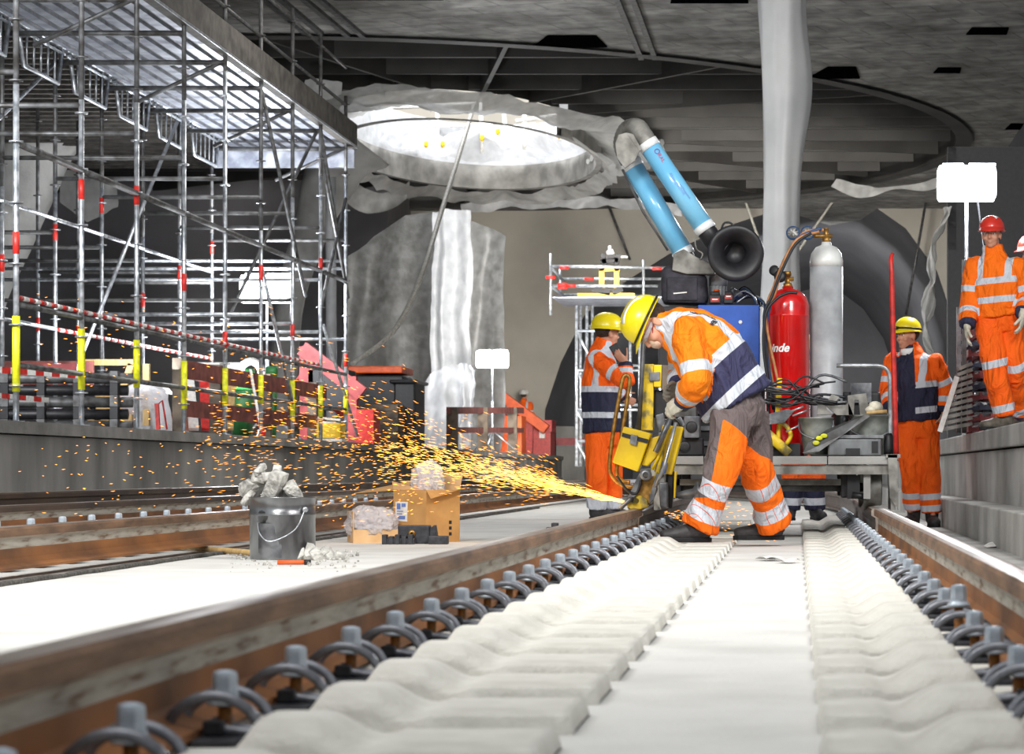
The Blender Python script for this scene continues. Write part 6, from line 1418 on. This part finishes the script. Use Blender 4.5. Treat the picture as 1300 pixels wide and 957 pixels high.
X1 = V(W(447, 0, Yx-.1).x, Yx-.05, 0); v1, v2 = V(.30, .06, 0), V(-.07, .20, 0); Hl = .19
lb2 = thing('low_cardboard_box', 'low open cardboard box lying left of the tall one', 'box', X1+(v1+v2)/2); m = MB()
for p, d, h in ((X1, v1, .08), (X1, v2, Hl), (X1+v1, v2, .10), (X1+v2, v1, Hl)): m.add([p, p+d, p+d+V(0, 0, h if p is not X1 else h), p+V(0, 0, h)], [(0, 1, 2, 3)])
m.add([X1, X1+v1, X1+v1+v2, X1+v2], [(0, 1, 2, 3)]); m.build('carton', 'cardboard_in', lb2, solid=.005)
Yq = 15.35; Wq = lambda x, y, d=0.: W(x, y, Yq+d)
bp_ = thing('black_fittings', 'black plastic rail fittings lying in front of the cardboard box', 'fittings', V(Wq(530, 0).x, Yq, 0))
m = MB(); m.b2((Wq(505, 0).x, Yq, .0), (Wq(545, 0).x, Yq+.09, .11)); m.prism([V(Wq(545, 0).x, Yq, 0), V(Wq(556, 0).x, Yq, 0), V(Wq(552, 0).x, Yq, .115), V(Wq(545, 0).x, Yq, .09)], (0, .08, 0)); m.build('holder', 'plate', bp_, bevel=.006)
m = MB(); m.lathe([(.008, -.01), (.021, -.01), (.021, .01)], V(Wq(523, 0).x, Yq-.002, .062), (0, 1, 0), 16, cap=False); m.build('ring', 'brass', bp_)
m = MB()
for k in range(5): m.b2((Wq(488+8.2*k, 0).x, Yq-.10, .0), (Wq(494+8.2*k, 0).x, Yq-.03, .058-.01*(k % 2)))
m.b2((Wq(488, 0).x, Yq-.09, 0), (Wq(529, 0).x, Yq-.03, .035)); m.build('ribbed_clip', 'plate', bp_, bevel=.004)
m = MB(); m.b2((Wq(546, 0).x, Yq-.09, .0), (Wq(571, 0).x, Yq-.03, .05)); m.build('flat_clip', 'plate', bp_, bevel=.006)
# a second small fitting in the distance, paper scraps, right hand side bits
m = MB(); m.b2((W(693, 0, 17.6).x, 17.6, 0), (W(725, 0, 17.6).x, 17.7, .05)); m.b2((W(700, 0, 17.6).x, 17.58, 0), (W(708, 0, 17.6).x, 17.68, .08)); m.one('loose_fitting', 'plate', 'small black fitting lying on the slab under the spark jet', 'fitting', bevel=.006)
for i, (px, py, w, h, a, lb) in enumerate([(978, 711, .10, .05, .3, 'torn white paper lying between the sleepers by the boot'), (1000, 714, .09, .04, -.2, 'second torn paper right of the one by the boot'), (156, 704, .05, .03, .5, 'white scrap lying beside the neighbouring rail')]):
    Yz = F*(CZ-.003)/(py-CY); c = V((px-CX)*Yz/F, Yz, .006); R = rot((0, 0, 1), a)
    m = MB(); m.grid(lambda u, v: c+R @ V((u-.5)*w, (v-.5)*h*4, .008+.008*math.sin(u*5+v*4+i)), 8, 6); m.one('paper_scrap', 'label_white', lb, 'paper')
m = MB(); Yz = 17
for k in range(5): m.b2((W(1276+4.5*k, 0, 15.6).x, 15.6, -.04), (W(1279.5+4.5*k, 0, 15.6).x, 15.68, .02))
m.b2((W(1276, 0, 15.6).x, 15.6, -.04), (W(1300, 0, 15.6).x, 15.7, -.005)); m.one('ribbed_fitting', 'plate', 'black ribbed fitting on the walkway at the right edge', 'fitting', bevel=.004)
m = MB(); m.grid(lambda u, v: V(W(1253+20*u, 0, 15.9).x, 15.9+.3*v, -.036+.02*math.sin(u*3)*v+.01*u), 8, 6); m.one('paper_scrap', 'label_white', 'white paper left of the black ribbed fitting', 'paper')
# ================================================================ RIGHT PLATFORM STORE
Yr_ = 21.4
for i in range(10):
    z = ZR_+.02+i*.088; a, b = W(1231, 0, Yr_).x, W(1330, 0, Yr_).x; cc = ['blue_cage', 'red_cage'][(i*7 % 10) % 2 if i else 1]
    t = thing('barrier_unit', ['lowest', 'second lowest', 'third', 'fourth', 'fifth', 'sixth', 'seventh', 'eighth', 'second highest', 'topmost'][i]+' unit of the stacked %s steel barriers on the right platform' % ('blue' if cc == 'blue_cage' else 'red'), 'barrier', ((a+b)/2, Yr_, z), 'stacked barriers on the right platform')
    m = MB(); m.b2((a, Yr_-.02, z), (b, Yr_+.02, z+.03)); m.build('frame_bar', cc, t); m = MB(); m.b2((a, Yr_+.9, z), (b, Yr_+.94, z+.03)); m.build('frame_bar', cc, t)
    m = MB()
    for k in range(8): x = a+(b-a)*k/7; m.b2((x-.012, Yr_-.03, z-.005), (x+.012, Yr_+.9, z+.055))
    m.build('slats', cc, t)
for i in range(11):
    x0, x1_ = 1216+.6*(i % 2), 1230; y = 545-i*7.6; o_ = max(0, (10-i))*1.9
    m = MB(); m.bar(W(1216-o_, y, 21.0), W(1233, y-7, 21.0), .30, .028, up=(.3, 0, 1)); m.one('rubber_mat', 'frame_grey', 'thin grey mat in the slanted stack left of the barriers', 'mat', 'slanted grey mats stacked on the right platform')
m = MB(); m.bar(W(1193, 548, 20.8), W(1215, 478, 20.8), .03, .04); m.one('white_lath', 'white_band', 'white lath leaning against the slanted grey mats', 'lath')
for i, x in enumerate((1217, 1224)):
    m = MB(); m.bar(V(W(x, 0, 21.2).x, 21.2, ZR_), V(W(x, 0, 21.2).x, 21.2, W(0, 330 if i else 390, 21.2).z), .035, .05, up=(0, 1, 0)); m.one('steel_post', 'galv_dark' if i else 'steel', ['shorter grey steel post left of the lamp pole', 'taller dark steel post beside the lamp pole'][i], 'post')
m = MB(); m.b2((W(1227, 0, 22.4).x, 22.4, ZR_), (W(1237, 0, 22.4).x, 22.5, W(0, 340, 22.4).z)); m.one('red_post', 'timber_red', 'dark red post behind the man on the right platform', 'post')
